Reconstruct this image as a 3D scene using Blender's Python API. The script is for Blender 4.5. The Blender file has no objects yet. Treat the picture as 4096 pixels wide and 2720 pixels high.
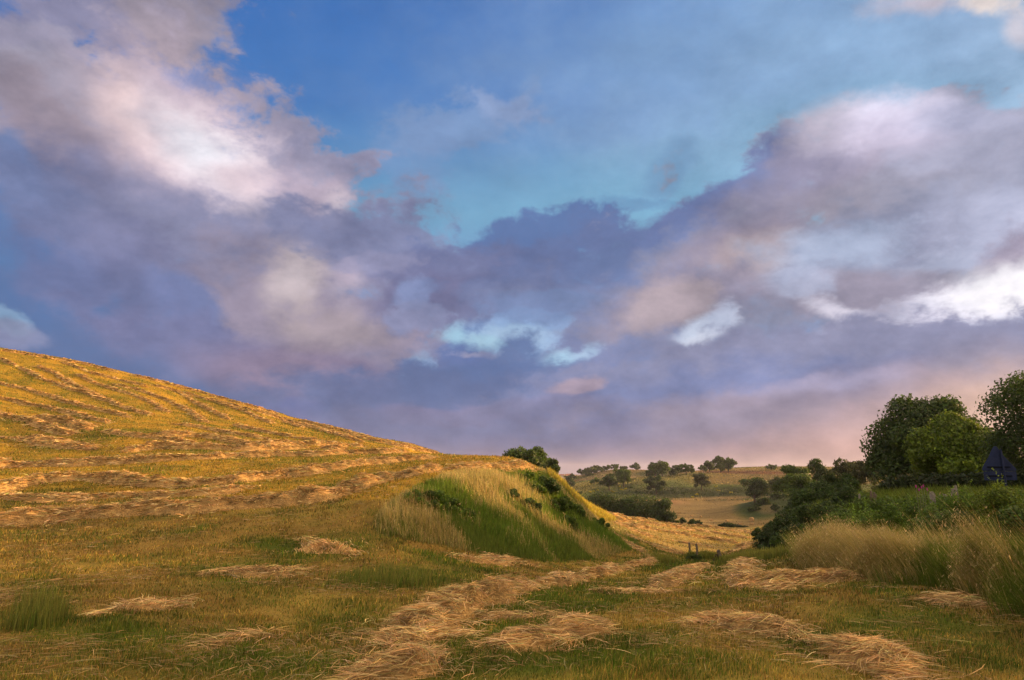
import bpy, math, random
import numpy as np
from mathutils import Vector, Matrix

# ------------------------------------------------------------------ camera, sky, sun, exposure
scene = bpy.context.scene
C = scene.collection
F = 683.0                       # focal length in picture widths of 1024
PITCH = math.atan(130.0 / F)
EYE = 1.7
cam_d = bpy.data.cameras.new("camera")
cam_d.sensor_width = 36.0
cam_d.lens = 36.0 * F / 1024.0
cam_d.clip_start = 0.1
cam_d.clip_end = 20000.0
cam = bpy.data.objects.new("camera", cam_d)
cam.location = (0, 0, EYE)
cam.rotation_euler = (math.pi / 2 + PITCH, 0, 0)
C.objects.link(cam)
scene.camera = cam

EXPO = 1.0
scene.view_settings.view_transform = 'Standard'
scene.view_settings.look = 'None'
scene.view_settings.gamma = 1.0
scene.view_settings.exposure = EXPO
GAIN = 2.0 ** EXPO

SUN_AZ = 57.0                   # degrees from +Y towards +X
SUN_EL = 8.5
sd = Vector((math.sin(math.radians(SUN_AZ)) * math.cos(math.radians(SUN_EL)),
             math.cos(math.radians(SUN_AZ)) * math.cos(math.radians(SUN_EL)),
             math.sin(math.radians(SUN_EL))))
sun_l = bpy.data.lights.new("sun", 'SUN')
sun_l.energy = 5.0
sun_l.angle = math.radians(1.2)
sun_l.color = (1.0, 0.60, 0.26)
sun = bpy.data.objects.new("sun", sun_l)
sun.rotation_euler = sd.to_track_quat('Z', 'Y').to_euler()
C.objects.link(sun)


def lin(c, k=1.0):
    out = []
    for v in c:
        v = v / 255.0
        out.append((v / 12.92 if v <= 0.04045 else ((v + 0.055) / 1.055) ** 2.4) * k)
    return out


def build_world():
    w = bpy.data.worlds.new("World")
    scene.world = w
    w.use_nodes = True
    nt = w.node_tree
    N, L = nt.nodes, nt.links
    N.clear()

    def node(t, **kw):
        n = N.new(t)
        for k, v in kw.items():
            setattr(n, k, v)
        return n

    def math_(op, a, b=None, c=None, clamp=False):
        n = node('ShaderNodeMath', operation=op, use_clamp=clamp)
        for i, v in enumerate((a, b, c)):
            if v is None:
                continue
            if isinstance(v, (int, float)):
                n.inputs[i].default_value = v
            else:
                L.new(v, n.inputs[i])
        return n.outputs[0]

    def mix(fac, a, b, mode='MIX'):
        n = node('ShaderNodeMix', data_type='RGBA', blend_type=mode)
        for i, v in ((0, fac), (6, a), (7, b)):
            if isinstance(v, (int, float)):
                n.inputs[i].default_value = v
            elif isinstance(v, (tuple, list)):
                n.inputs[i].default_value = (v[0], v[1], v[2], 1)
            else:
                L.new(v, n.inputs[i])
        return n.outputs[2]

    def srange(v, a, b, lo, hi):
        n = node('ShaderNodeMapRange', interpolation_type='SMOOTHSTEP')
        L.new(v, n.inputs[0])
        for i, x in enumerate((a, b, lo, hi)):
            n.inputs[i + 1].default_value = x
        return n.outputs[0]

    tc = node('ShaderNodeTexCoord')
    d = tc.outputs['Generated']

    def dot(v):
        n = node('ShaderNodeVectorMath', operation='DOT_PRODUCT')
        L.new(d, n.inputs[0])
        n.inputs[1].default_value = v
        return n.outputs['Value']
    # a tangent chart of the northern sky (fixed world directions)
    cp, sp = math.cos(PITCH), math.sin(PITCH)
    D = dot((0, cp, sp))
    Dc = math_('MAXIMUM', D, 0.25)
    px = math_('MULTIPLY_ADD', math_('DIVIDE', dot((1, 0, 0)), Dc), F, 512.0)
    py = math_('MULTIPLY_ADD', math_('DIVIDE', dot((0, -sp, cp)), Dc), -F, 340.0)
    px0, py0 = px, py
    # noise fields
    def noise(scale, detail, rough, off=(0, 0, 0), sc=(1, 1, 1), dist=0.0):
        m = node('ShaderNodeMapping')
        m.inputs['Location'].default_value = off
        m.inputs['Scale'].default_value = sc
        L.new(d, m.inputs['Vector'])
        n = node('ShaderNodeTexNoise', noise_dimensions='3D')
        n.inputs['Scale'].default_value = scale
        n.inputs['Detail'].default_value = detail
        n.inputs['Roughness'].default_value = rough
        n.inputs['Distortion'].default_value = dist
        L.new(m.outputs[0], n.inputs['Vector'])
        return n
    big = noise(5.0, 8, 0.55, (3.1, 0.4, 7.7), (1, 1, 1.5), 0.1)
    fine = noise(11.0, 10, 0.62, (9.2, 5.5, 1.2), (1, 1, 1.5), 0.15)
    wx = node('ShaderNodeSeparateColor')
    L.new(big.outputs['Color'], wx.inputs[0])
    wf = node('ShaderNodeSeparateColor')
    L.new(fine.outputs['Color'], wf.inputs[0])
    px = math_('MULTIPLY_ADD', math_('SUBTRACT', wf.outputs[0], 0.5), 16.0, px)
    py = math_('MULTIPLY_ADD', math_('SUBTRACT', wf.outputs[1], 0.5), 14.0, py)
    # warped chart
    px2 = math_('MULTIPLY_ADD', math_('SUBTRACT', wx.outputs[0], 0.5), 50.0, px)
    py2 = math_('MULTIPLY_ADD', math_('SUBTRACT', wx.outputs[1], 0.5), 44.0, py)
    co = node('ShaderNodeCombineXYZ')
    L.new(px2, co.inputs[0])
    L.new(py2, co.inputs[1])
    co.inputs[2].default_value = 1.0
    nf = math_('ADD', math_('MULTIPLY', fine.outputs[0], 1.0), math_('MULTIPLY', big.outputs[0], 0.35))
    nc = math_('SUBTRACT', nf, 0.675)

    # clear sky: physical sky tinted by the evening gradient
    sky = node('ShaderNodeTexSky', sky_type='NISHITA', sun_disc=False)
    sky.sun_elevation = math.radians(SUN_EL)
    sky.sun_rotation = math.radians(SUN_AZ)
    sky.altitude = 200
    sky.air_density = 1.0
    sky.dust_density = 1.5
    rn = node('ShaderNodeMapRange')
    L.new(py, rn.inputs[0])
    rn.inputs[1].default_value = 0
    rn.inputs[2].default_value = 480
    cr = node('ShaderNodeValToRGB')
    stops = SKY_RAMP
    els = cr.color_ramp.elements
    while len(els) < len(stops):
        els.new(0.5)
    for e, (y, c) in zip(els, stops):
        e.position = y / 480.0
        e.color = (*lin(c, 1 / GAIN), 1)
    L.new(rn.outputs[0], cr.inputs[0])
    sc = mix(1.0, sky.outputs[0], (0.10, 0.10, 0.10), 'MULTIPLY')
    col = mix(0.04, cr.outputs[0], sc)

    # small cloud relief
    mid = noise(10.0, 10, 0.62, (1.7, 8.3, 4.4), (1, 1, 1.6), 0.1)
    rel = math_('ADD', math_('MULTIPLY', math_('SUBTRACT', mid.outputs[0], 0.47), 1.3), math_('MULTIPLY', nc, 0.35))
    rr = node('ShaderNodeCombineXYZ')
    for i in range(3):
        L.new(rel, rr.inputs[i])
    clear = col

    def background(c):
        bg = node('ShaderNodeBackground')
        L.new(c, bg.inputs[0])
        bg.inputs[1].default_value = 1.0
        return bg.outputs[0]

    def paint(x0, x1, y0, y1):
        """the clouds that reach one patch of the sky, as one node group"""
        gt = bpy.data.node_groups.new("clouds", 'ShaderNodeTree')
        for nm, ty in (("chart", 'NodeSocketVector'), ("noise", 'NodeSocketFloat'), ("clear", 'NodeSocketColor'), ("relief", 'NodeSocketColor')):
            gt.interface.new_socket(nm, in_out='INPUT', socket_type=ty)
        gt.interface.new_socket("sky", in_out='OUTPUT', socket_type='NodeSocketColor')
        GN, GL = gt.nodes, gt.links
        gi, go = GN.new('NodeGroupInput'), GN.new('NodeGroupOutput')

        def gmath(op, a, b=None, c=None):
            n = GN.new('ShaderNodeMath')
            n.operation = op
            for i, v in enumerate((a, b, c)):
                if v is None:
                    continue
                if isinstance(v, (int, float)):
                    n.inputs[i].default_value = v
                else:
                    GL.new(v, n.inputs[i])
            return n.outputs[0]
        col, cur = gi.outputs[2], gi.outputs[0]
        idx = 0
        for (cx, cy, rx, ry, ang, c, op, soft, k) in SPLATS:
            k = k * 2.1 + .3
            soft *= .72 if sum(c) < 545 else 1.25
            bo = 1.09 - .09 * min(1, max(0, (c[1] - 130) / 60))
            c = (min(250, c[0] * 1.02), min(250, c[1] * bo), min(252, c[2] * 1.04))
            ca, sa = math.cos(math.radians(ang)), math.sin(math.radians(ang))
            g = 1.0 + soft * 0.5 + 0.18 * k
            ex = g * math.hypot(rx * ca, ry * sa) + 45
            ey = g * math.hypot(rx * sa, ry * ca) + 38
            if cx + ex < x0 or cx - ex > x1 or cy + ey < y0 or cy - ey > y1:
                continue
            # the tiny term only orders the evaluation, so that the long chain fits the shader stack
            if idx % 8 == 0:
                vo = GN.new('ShaderNodeVectorMath')
                vo.operation = 'MULTIPLY_ADD'
                GL.new(col, vo.inputs[0])
                vo.inputs[1].default_value = (1e-7, 1e-7, 0)
                GL.new(gi.outputs[0], vo.inputs[2])
                cur = vo.outputs[0]
            idx += 1
            uv = []
            for (ax, ay, r) in ((ca, sa, rx), (-sa, ca, ry)):
                n = GN.new('ShaderNodeVectorMath')
                n.operation = 'DOT_PRODUCT'
                GL.new(cur, n.inputs[0])
                n.inputs[1].default_value = (ax / r, ay / r, -(ax * cx + ay * cy) / r)
                uv.append(n.outputs['Value'])
            q2 = gmath('MULTIPLY_ADD', uv[0], uv[0], gmath('MULTIPLY', uv[1], uv[1]))
            q = gmath('MULTIPLY_ADD', gi.outputs[1], k, gmath('SQRT', q2))
            n = GN.new('ShaderNodeMapRange')
            n.interpolation_type = 'SMOOTHSTEP'
            GL.new(q, n.inputs[0])
            for i, x in enumerate((1.0 + soft * 0.5, 1.0 - soft * 0.5, 0.0, op)):
                n.inputs[i + 1].default_value = x
            mx = GN.new('ShaderNodeMix')
            mx.data_type = 'RGBA'
            GL.new(n.outputs[0], mx.inputs[0])
            GL.new(col, mx.inputs[6])
            mx.inputs[7].default_value = (*lin(c, 1 / GAIN), 1)
            col = mx.outputs[2]
        # billowy light and shade where there is cloud (less blue than the clear sky)
        sp_ = GN.new('ShaderNodeSeparateColor')
        GL.new(col, sp_.inputs[0])
        ratio = gmath('DIVIDE', sp_.outputs[0], gmath('MAXIMUM', sp_.outputs[2], 0.001))
        mr = GN.new('ShaderNodeMapRange')
        mr.interpolation_type = 'SMOOTHSTEP'
        GL.new(ratio, mr.inputs[0])
        for i, x in enumerate((0.22, 0.50, 0.25, 1.0)):
            mr.inputs[i + 1].default_value = x
        rs_ = GN.new('ShaderNodeSeparateColor')
        GL.new(gi.outputs[3], rs_.inputs[0])
        cb = GN.new('ShaderNodeCombineXYZ')
        for i, wgt in enumerate((1.08, 1.0, .88)):
            amt = gmath('MULTIPLY', gmath('MULTIPLY', rs_.outputs[0], mr.outputs[0]), wgt)
            GL.new(gmath('MAXIMUM', gmath('ADD', amt, 1.0), 0.3), cb.inputs[i])
        mx = GN.new('ShaderNodeMix')
        mx.data_type, mx.blend_type = 'RGBA', 'MULTIPLY'
        mx.inputs[0].default_value = 1.0
        GL.new(col, mx.inputs[6])
        GL.new(cb.outputs[0], mx.inputs[7])
        GL.new(mx.outputs[2], go.inputs[0])
        gn = node('ShaderNodeGroup')
        gn.node_tree = gt
        for i, v in enumerate((co.outputs[0], nc, clear, rr.outputs[0])):
            L.new(v, gn.inputs[i])
        return gn.outputs[0]

    am = mix(big.outputs[0], FILL_SKY[0], FILL_SKY[1])
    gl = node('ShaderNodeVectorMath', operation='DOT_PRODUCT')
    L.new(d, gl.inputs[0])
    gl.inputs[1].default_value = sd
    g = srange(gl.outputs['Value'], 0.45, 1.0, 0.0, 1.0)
    am = mix(g, am, FILL_SKY[2])
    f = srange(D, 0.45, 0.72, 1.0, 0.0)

    def split(fac, lo, hi):
        n = node('ShaderNodeMixShader')
        L.new(fac, n.inputs[0])
        L.new(lo, n.inputs[1])
        L.new(hi, n.inputs[2])
        return n.outputs[0]
    BIG = 1e6
    XS, YS = [-BIG, 256, 512, 768, BIG], [-BIG, 150, 270, 360, BIG]

    def col_of(i):
        def row_of(a, b):
            if b - a == 1:
                return background(paint(XS[i], XS[i + 1], YS[a], YS[b]))
            m = (a + b) // 2
            return split(math_('GREATER_THAN', py0, float(YS[m])), row_of(a, m), row_of(m, b))
        return row_of(0, len(YS) - 1)

    def cols(a, b):
        if b - a == 1:
            return col_of(a)
        m = (a + b) // 2
        return split(math_('GREATER_THAN', px0, float(XS[m])), cols(a, m), cols(m, b))
    out = node('ShaderNodeOutputWorld')
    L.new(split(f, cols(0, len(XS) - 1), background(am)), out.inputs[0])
    w.cycles.sampling_method = 'NONE'


SKY_RAMP = [(0, (62, 113, 184)), (100, (72, 122, 188)), (170, (92, 142, 190)), (215, (108, 158, 194)),
            (260, (112, 150, 192)), (330, (92, 118, 172)), (400, (98, 108, 160)), (445, (112, 110, 150)), (480, (140, 120, 142))]
# cx, cy, rx, ry, angle, colour, opacity, softness, noise
SPLATS = [
    # clear-sky tones
    (1080, 110, 430, 230, 0, (165, 190, 208), .85, 1.6, .3),
    (760, 40, 200, 90, 0, (104, 136, 192), .6, 1.6, .2),
    (900, 80, 240, 110, 0, (138, 168, 198), .6, 1.8, .2),
    (800, 170, 230, 70, -15, (125, 165, 192), .55, 1.4, .4),
    (620, 215, 190, 50, 0, (112, 164, 196), .5, 1.8, .2),
    (60, 250, 190, 150, 20, (84, 114, 168), .9, 1.2, .6),
    (100, 330, 260, 60, 8, (86, 106, 156), .9, 1.1, .6),
    # lower evening band
    (980, 480, 300, 84, 0, (202, 158, 150), .85, 1.9, .2),
    (680, 482, 330, 36, 0, (146, 126, 150), .7, 1.8, .2),
    
    # wisps
    (70, 20, 130, 55, 10, (132, 122, 155), .95, .8, 1.6),
    (175, 15, 60, 45, 50, (150, 132, 150), .8, .9, 1.4),
    (40, 70, 110, 40, 10, (140, 140, 168), .7, .9, 1.8),
    (470, 120, 60, 22, -10, (125, 140, 182), .6, 1.0, 2.2),
    (410, 150, 40, 30, -50, (118, 135, 182), .45, 1.0, 2.2),
    (500, 105, 30, 14, 10, (140, 150, 188), .5, 1.0, 2.2),
    (668, 168, 34, 16, -55, (112, 138, 182), .5, 1.6, 1.6),
    (640, 202, 40, 8, 0, (100, 128, 175), .5, 1.0, 1.6),
    (935, 4, 48, 13, -10, (200, 190, 190), .75, 1.4, 1.8),
    (985, 0, 30, 12, 0, (230, 220, 205), .85, 1.0, 1.6),
    (1024, 28, 18, 12, 60, (205, 200, 200), .7, 1.4, 1.6),
    # great left cloud
    (100, 125, 235, 78, 24, (150, 138, 166), .97, .75, 1.4),
    (215, 200, 205, 78, 28, (142, 132, 162), .97, .8, 1.2),
    (60, 95, 90, 34, 15, (160, 150, 170), .6, .9, 1.4),
    (300, 185, 70, 34, 20, (152, 140, 168), .9, .8, 1.6),
    (60, 140, 90, 40, 40, (140, 118, 136), .7, 1.2, .8),
    (120, 215, 150, 60, 20, (112, 110, 150), .8, 1.2, .8),
    (35, 235, 60, 60, 20, (92, 112, 164), .7, 1.3, 1.0),
    (275, 265, 190, 92, 14, (128, 122, 158), .95, 1.0, 1.0),
    (150, 275, 110, 40, 25, (112, 108, 148), .7, 1.1, .9),
    (310, 325, 135, 80, 10, (146, 128, 154), .95, 1.1, .8),
    (265, 368, 170, 32, 8, (118, 108, 148), .85, 1.1, .7),
    (165, 320, 60, 36, 30, (94, 108, 156), .6, 1.5, .8),
    (45, 318, 90, 30, 18, (88, 108, 160), .7, 1.2, 1.0),
    (70, 290, 90, 20, 22, (108, 110, 156), .6, 1.4, 1.6),
    (40, 350, 130, 14, 8, (96, 106, 156), .6, 1.4, 1.4),
    (20, 240, 40, 40, 20, (96, 112, 164), .6, 1.5, 1.6),
    (8, 195, 26, 60, 0, (96, 118, 172), .7, 1.4, 1.2),
    (100, 366, 110, 24, 14, (90, 106, 154), .65, 1.3, 1.0),
    (185, 300, 40, 26, 30, (98, 112, 166), .7, 1.1, 1.0),
    (60, 262, 50, 26, 30, (92, 110, 164), .6, 1.2, 1.2),
    (110, 285, 120, 34, 24, (116, 114, 158), .6, 1.5, 1.6),
    (200, 345, 120, 26, 14, (118, 112, 154), .6, 1.5, 1.4),
    (50, 205, 60, 34, 30, (122, 118, 158), .6, 1.5, 1.6),
    # its sunlit parts
    (160, 108, 72, 48, 35, (205, 185, 188), .9, 1.5, .8),
    (145, 110, 42, 34, 40, (236, 214, 206), .95, 1.5, .4),
    (172, 96, 40, 22, 40, (190, 176, 192), .7, 1.2, 1.6),
    (200, 145, 70, 32, 36, (226, 214, 214), .97, 1.0, 1.0),
    (212, 152, 42, 22, 38, (222, 226, 228), .9, 1.2, 1.0),
    (240, 178, 32, 16, 20, (214, 198, 200), .8, 1.2, 1.2),
    (310, 195, 40, 22, 20, (184, 166, 182), .8, 1.3, 1.2),
    (335, 205, 16, 14, 0, (208, 198, 200), .8, 1.4, 1.2),
    (300, 283, 42, 34, 60, (176, 160, 166), .85, 1.5, 1.2),
    (296, 278, 20, 22, 60, (192, 182, 184), .7, 1.5, 1.4),
    (330, 330, 60, 24, -8, (168, 148, 156), .6, 1.5, 1.2),
    (350, 290, 30, 24, 0, (176, 164, 180), .5, 1.2, 2.0),
    (290, 372, 100, 24, 5, (146, 120, 146), .6, 1.5, .5),
    # central dark band
    (400, 245, 120, 34, 14, (120, 118, 158), .9, .8, 1.4),
    (540, 245, 120, 34, -4, (94, 110, 164), .95, .6, 1.3),
    (470, 275, 100, 34, 0, (112, 110, 152), .9, 1.0, 1.1),
    (430, 300, 70, 30, 0, (112, 106, 146), .8, 1.1, 1.1),
    (408, 290, 14, 10, -60, (140, 156, 202), .5, 1.7, 2.4),
    (523, 296, 14, 7, 0, (132, 152, 200), .6, 1.3, 1.6),
    (352, 280, 14, 18, -10, (168, 150, 172), .5, 1.3, 2.6),
    (375, 262, 30, 10, -10, (150, 142, 176), .5, 1.3, 2.6),
    (640, 262, 150, 44, -10, (102, 110, 158), .95, .8, 1.1),
    (600, 320, 130, 46, 0, (120, 120, 162), .9, 1.1, 1.1),
    (500, 335, 50, 18, 5, (150, 182, 212), .85, .9, 1.6),
    # great right cloud
    (890, 190, 220, 78, -16, (150, 144, 168), .98, .55, 1.2),
    (730, 215, 130, 40, -34, (104, 112, 162), .96, .6, 1.2),
    (960, 160, 130, 60, 5, (164, 162, 186), .9, .9, 1.0),
    (840, 160, 70, 36, -30, (158, 142, 166), .8, 1.0, 1.0),
    (790, 200, 90, 44, -30, (132, 122, 154), .85, 1.1, .8),
    (880, 205, 120, 34, -5, (150, 134, 154), .7, 1.3, .9),
    (845, 120, 44, 22, -10, (184, 178, 190), .9, 1.0, 1.0),
    (892, 116, 48, 24, -10, (214, 214, 228), .95, .9, 1.0),
    (900, 132, 60, 22, 0, (196, 192, 208), .8, 1.3, .8),
    (960, 122, 50, 16, 0, (182, 188, 208), .7, 1.2, 1.2),
    (960, 230, 150, 60, 0, (150, 146, 172), .9, 1.2, 1.0),
    (850, 270, 240, 60, -8, (134, 130, 162), .95, .9, 1.0),
    (740, 250, 90, 26, -22, (140, 124, 150), .8, 1.2, .8),
    (760, 258, 60, 24, -20, (178, 156, 162), .8, 1.4, .9),
    (830, 250, 70, 22, -8, (172, 188, 208), .8, 1.1, 1.6),
    (960, 262, 60, 18, -14, (176, 186, 204), .8, 1.1, 1.5),
    (1010, 235, 60, 50, 0, (196, 204, 222), .8, 1.4, 1.2),
    (1020, 270, 40, 34, 10, (158, 140, 166), .9, 1.0, 1.2),
    (880, 292, 110, 24, -6, (150, 134, 158), .8, 1.0, 1.0),
    (680, 300, 80, 26, -16, (140, 126, 154), .85, 1.1, 1.2),
    (670, 305, 40, 20, -20, (180, 160, 166), .7, 1.4, 1.2),
    # bright gaps low in the sky
    (990, 305, 110, 26, -14, (226, 228, 238), .98, .8, 1.4),
    (1010, 290, 60, 26, -14, (244, 246, 250), .95, 1.1, 1.2),
    (880, 330, 80, 12, -8, (222, 222, 230), .95, .8, 1.6),
    (845, 314, 40, 10, 18, (216, 216, 224), .85, .9, 1.8),
    (800, 282, 30, 12, 0, (176, 186, 206), .7, 1.0, 2.0),
    (698, 334, 31, 12, -34, (200, 214, 226), .95, .8, 1.4),
    (697, 342, 20, 7, -24, (216, 226, 234), .8, .9, 1.8),
    (716, 318, 14, 8, -50, (184, 196, 212), .7, 1.1, 2.6),
    (520, 316, 40, 8, -4, (134, 160, 202), .7, 1.0, 2.4),
    (420, 318, 30, 12, 0, (138, 136, 176), .7, 1.0, 2.2),
    (545, 300, 60, 12, -8, (116, 128, 176), .7, 1.0, 2.0),
    (486, 338, 38, 12, 0, (160, 200, 214), .92, .8, 1.6),
    (500, 330, 30, 5, 4, (160, 190, 214), .7, 1.0, 3.0),
    (458, 336, 14, 12, 0, (152, 196, 212), .85, .9, 1.4),
    (530, 338, 22, 5, 14, (156, 186, 210), .75, .9, 3.0),
    (560, 354, 21, 10, -12, (160, 200, 216), .92, .8, 1.6),
    (584, 346, 16, 5, -14, (160, 190, 210), .8, .9, 2.8),
    (547, 366, 12, 5, -30, (158, 190, 210), .75, .9, 2.6),
    (475, 352, 40, 5, 0, (168, 160, 184), .6, 1.0, 2.0),
    (420, 367, 16, 12, -50, (158, 192, 214), .88, .8, 1.8),
    (432, 360, 12, 6, -20, (152, 178, 208), .8, 1.0, 3.0),
    (406, 376, 12, 3, 0, (150, 174, 206), .7, 1.0, 2.6),
    (2, 320, 24, 10, 30, (140, 170, 198), .7, 1.3, 1.6),
    (6, 336, 30, 10, 10, (134, 128, 164), .7, 1.4, 1.2),
    # lower cloud bank
    (500, 385, 110, 40, 0, (94, 108, 158), .95, .9, 1.2),
    (420, 400, 170, 34, 0, (98, 106, 152), .85, 1.0, 1.2),
    (620, 385, 110, 36, -8, (116, 118, 162), .85, 1.0, 1.2),
    (780, 372, 260, 44, -8, (134, 128, 164), .95, .7, .9),
    (960, 350, 150, 32, -6, (138, 132, 168), .95, .6, .9),
    (700, 400, 200, 34, -4, (116, 120, 168), .8, 1.1, 1.0),
    (580, 383, 24, 7, -12, (176, 150, 166), .75, 1.4, 1.6),
    (474, 415, 26, 6, 6, (136, 120, 158), .7, 1.4, 1.0),
    (545, 402, 40, 7, -4, (128, 122, 164), .7, 1.4, 1.2),
    (600, 425, 90, 6, 3, (98, 106, 158), .5, 1.4, 1.0),
    (690, 412, 60, 7, -6, (136, 126, 164), .5, 1.4, 1.2),
    (440, 415, 60, 9, 4, (130, 116, 154), .8, 1.2, 1.2),
    (550, 408, 60, 9, -4, (132, 124, 164), .7, 1.2, 1.2),
    (860, 400, 200, 24, -6, (160, 136, 156), .6, 1.5, .8),
    (820, 388, 60, 7, -6, (178, 172, 200), .5, 1.4, 1.4),
    (540, 432, 320, 26, 0, (116, 112, 150), .75, 1.5, .8),
    (780, 425, 160, 26, 0, (156, 134, 152), .5, 1.5, .8),
    (920, 425, 160, 30, -10, (190, 156, 158), .6, 1.6, .6),
    (930, 480, 250, 40, 0, (208, 160, 148), .6, 1.9, .2),
    (1060, 436, 110, 56, 0, (248, 204, 160), .85, 1.9, .2),
]
FILL_SKY = [(0.36, 0.31, 0.29), (0.84, 0.69, 0.56), (3.1, 1.9, 0.9)]  # unseen sky outside the chart, made brighter and warmer to fill the foreground
build_world()

# ------------------------------------------------------------------ helpers
rng = np.random.default_rng(7)
cT, sT = math.cos(PITCH), math.sin(PITCH)


def ray(px, py):
    """direction (per metre of Y) of the view ray through a picture position"""
    u = (np.asarray(px, float) - 512.0) / F
    v = (340.0 - np.asarray(py, float)) / F
    w = cT - v * sT
    return u / w, (sT + v * cT) / w


def pt(px, py, y):
    a, b = ray(px, py)
    return float(a) * y, y, EYE + float(b) * y


def pix(x, y, z):
    yy = np.maximum(y * cT + (z - EYE) * sT, 0.05)
    up = -y * sT + (z - EYE) * cT
    return 512 + F * x / yy, 340 - F * up / yy


def hash3(ix, iy, s):
    h = (ix.astype(np.int64) * 374761393 + iy.astype(np.int64) * 668265263 + s * 1274126177) & 0x7fffffff
    h = ((h ^ (h >> 13)) * 1274126177) & 0x7fffffff
    return ((h ^ (h >> 16)) & 0xffff) / 65535.0


def vnoise(x, y, s=0):
    ix, iy = np.floor(x), np.floor(y)
    fx, fy = x - ix, y - iy
    fx, fy = fx * fx * (3 - 2 * fx), fy * fy * (3 - 2 * fy)
    a, b = hash3(ix, iy, s), hash3(ix + 1, iy, s)
    c, d = hash3(ix, iy + 1, s), hash3(ix + 1, iy + 1, s)
    return (a + (b - a) * fx) * (1 - fy) + (c + (d - c) * fx) * fy


def fbm(x, y, o=4, s=0):
    x, y = np.asarray(x, float), np.asarray(y, float)
    t, a, n = 0, 0.5, 0
    for i in range(o):
        t = t + a * vnoise(x * 2 ** i + 17.3 * i, y * 2 ** i - 9.1 * i, s + i)
        n += a
        a *= 0.5
    return t / n


def sstep(x, a, b):
    t = np.clip((x - a) / (b - a), 0, 1)
    return t * t * (3 - 2 * t)


# ------------------------------------------------------------------ lie of the land
CP = []


def row(y, *pp):
    for px, py in pp:
        CP.append(pt(px, py, y))


for p in [(0, 0, 0), (-4, 0, .15), (-9, 0, .7), (4, 0, .1), (9, 0, .35), (0, -12, .9), (-14, -10, 2.2), (14, -10, 1.2),
          (-40, 0, 4.5), (-40, -30, 7), (40, -30, 3.5), (30, 0, 1.6), (0, -30, 2.5), (60, 0, 3), (-80, 0, 13), (-120, 40, 24),
          (-150, 100, 34), (-200, 0, 36), (120, 0, 8), (200, 100, 8), (120, 60, 4)]:
    CP.append(p)
for px, py, y in [
    # foreground
    (0, 640, 6.6), (200, 650, 6.6), (512, 680, 6), (760, 680, 6), (1024, 690, 5.6), (1000, 655, 6.8),
    (0, 585, 10.5), (150, 592, 10), (300, 600, 10), (430, 622, 8.8), (600, 630, 8.2), (760, 625, 8.6), (900, 610, 9.5), (1024, 612, 9),
    (0, 545, 15.5), (150, 545, 15.5), (280, 548, 15.5), (380, 560, 14.5), (480, 585, 12.5), (600, 600, 11.2), (700, 595, 12.5), (820, 590, 12.5), (930, 583, 13),
    # near terrace on the left
    (0, 522, 19), (130, 514, 20), (250, 505, 21), (330, 500, 22),
    (0, 488, 27), (130, 485, 28), (250, 480, 29), (330, 474, 30), (400, 482, 27),
    (0, 462, 36), (130, 459, 38), (250, 458, 40), (350, 458, 42), (430, 464, 36),
    (0, 440, 45), (120, 438, 48), (230, 440, 54), (340, 446, 60), (430, 456, 58), (490, 461.5, 58),
    (0, 415, 56), (110, 417, 62), (220, 425, 72), (320, 434, 84), (410, 448, 90),
    (0, 380, 74), (90, 388, 82), (190, 404, 95), (290, 424, 108), (380, 443, 112),
    # crest against the sky
    *[(x, float(np.interp(x, [-240, -100, 0, 70, 100, 150, 200, 250, 300, 350, 400, 450, 500, 540], [290, 323, 348, 359, 366, 378, 390.5, 405, 418.5, 431, 443, 454, 462, 466])),
       float(np.interp(x, [-240, 0, 300, 400, 460, 540], [90, 98, 118, 116, 98, 70]))) for x in range(-240, 540, 26)],
    # bank: top edge
    (385, 500, 19.5), (405, 489, 21.5), (432, 475, 24.5), (462, 469, 28), (500, 470, 31), (530, 471, 34), (548, 474, 37),
    (562, 484, 42), (576, 498, 47), (590, 508, 53), (603, 515, 60),
    # bank: foot
    (372, 532, 17), (440, 545, 18.5), (500, 557, 20.5), (560, 563, 24), (600, 560, 29), (632, 550, 37), (640, 540, 48), (625, 528, 62),
    # bank face
    (420, 515, 20), (470, 508, 23.2), (520, 512, 26.5), (560, 522, 31.5), (590, 530, 39), (605, 530, 47),
    # track and gap
    (560, 578, 17.5), (640, 572, 21), (690, 570, 24), (740, 574, 20), (790, 572, 18), (640, 560, 30), (690, 561, 36), (730, 564, 32),
    (665, 554, 48), (690, 556, 52), (720, 559, 50), (740, 555, 54), (760, 565, 34),
    # golden field falling to the valley
    (612, 515, 74), (650, 520, 84), (700, 526, 96), (755, 533, 100), (640, 527, 66), (690, 540, 66), (745, 545, 70), (800, 548, 66),
    (570, 505, 84),
]:
    CP.append(pt(px, py, y))
for p in [
    # behind the left crest and behind the bank
    (-110, 140, 14), (-60, 165, 4), (-20, 130, -1), (0, 62, 1.0), (0, 95, -3.0), (-8, 90, -1), (3, 110, -5), (-160, 180, 18), (-60, 260, -6), (-200, 300, 0), (-300, 150, 30),
    # right shoulder with the hedge
    (4.7, 10.5, .0), (8, 10, .1), (6.5, 15, -.5), (10, 15, -.3), (14, 20, -.3), (10, 20, -.6), (18, 15, .2), (12.5, 28, -.9), (16, 28, -.4), (24, 30, .2),
    (20, 45, -.6), (16, 42, -1.6), (28, 60, -.6), (38, 60, .2), (45, 50, 1.0), (60, 60, 1.5), (44, 88, -3.5), (54, 100, -2.0), (60, 120, -2), (34, 140, -9), (26, 62, -4.6), (31, 75, -5.6), (27, 110, -9.5), (16, 112, -8.6),
]:
    CP.append(p)
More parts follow.
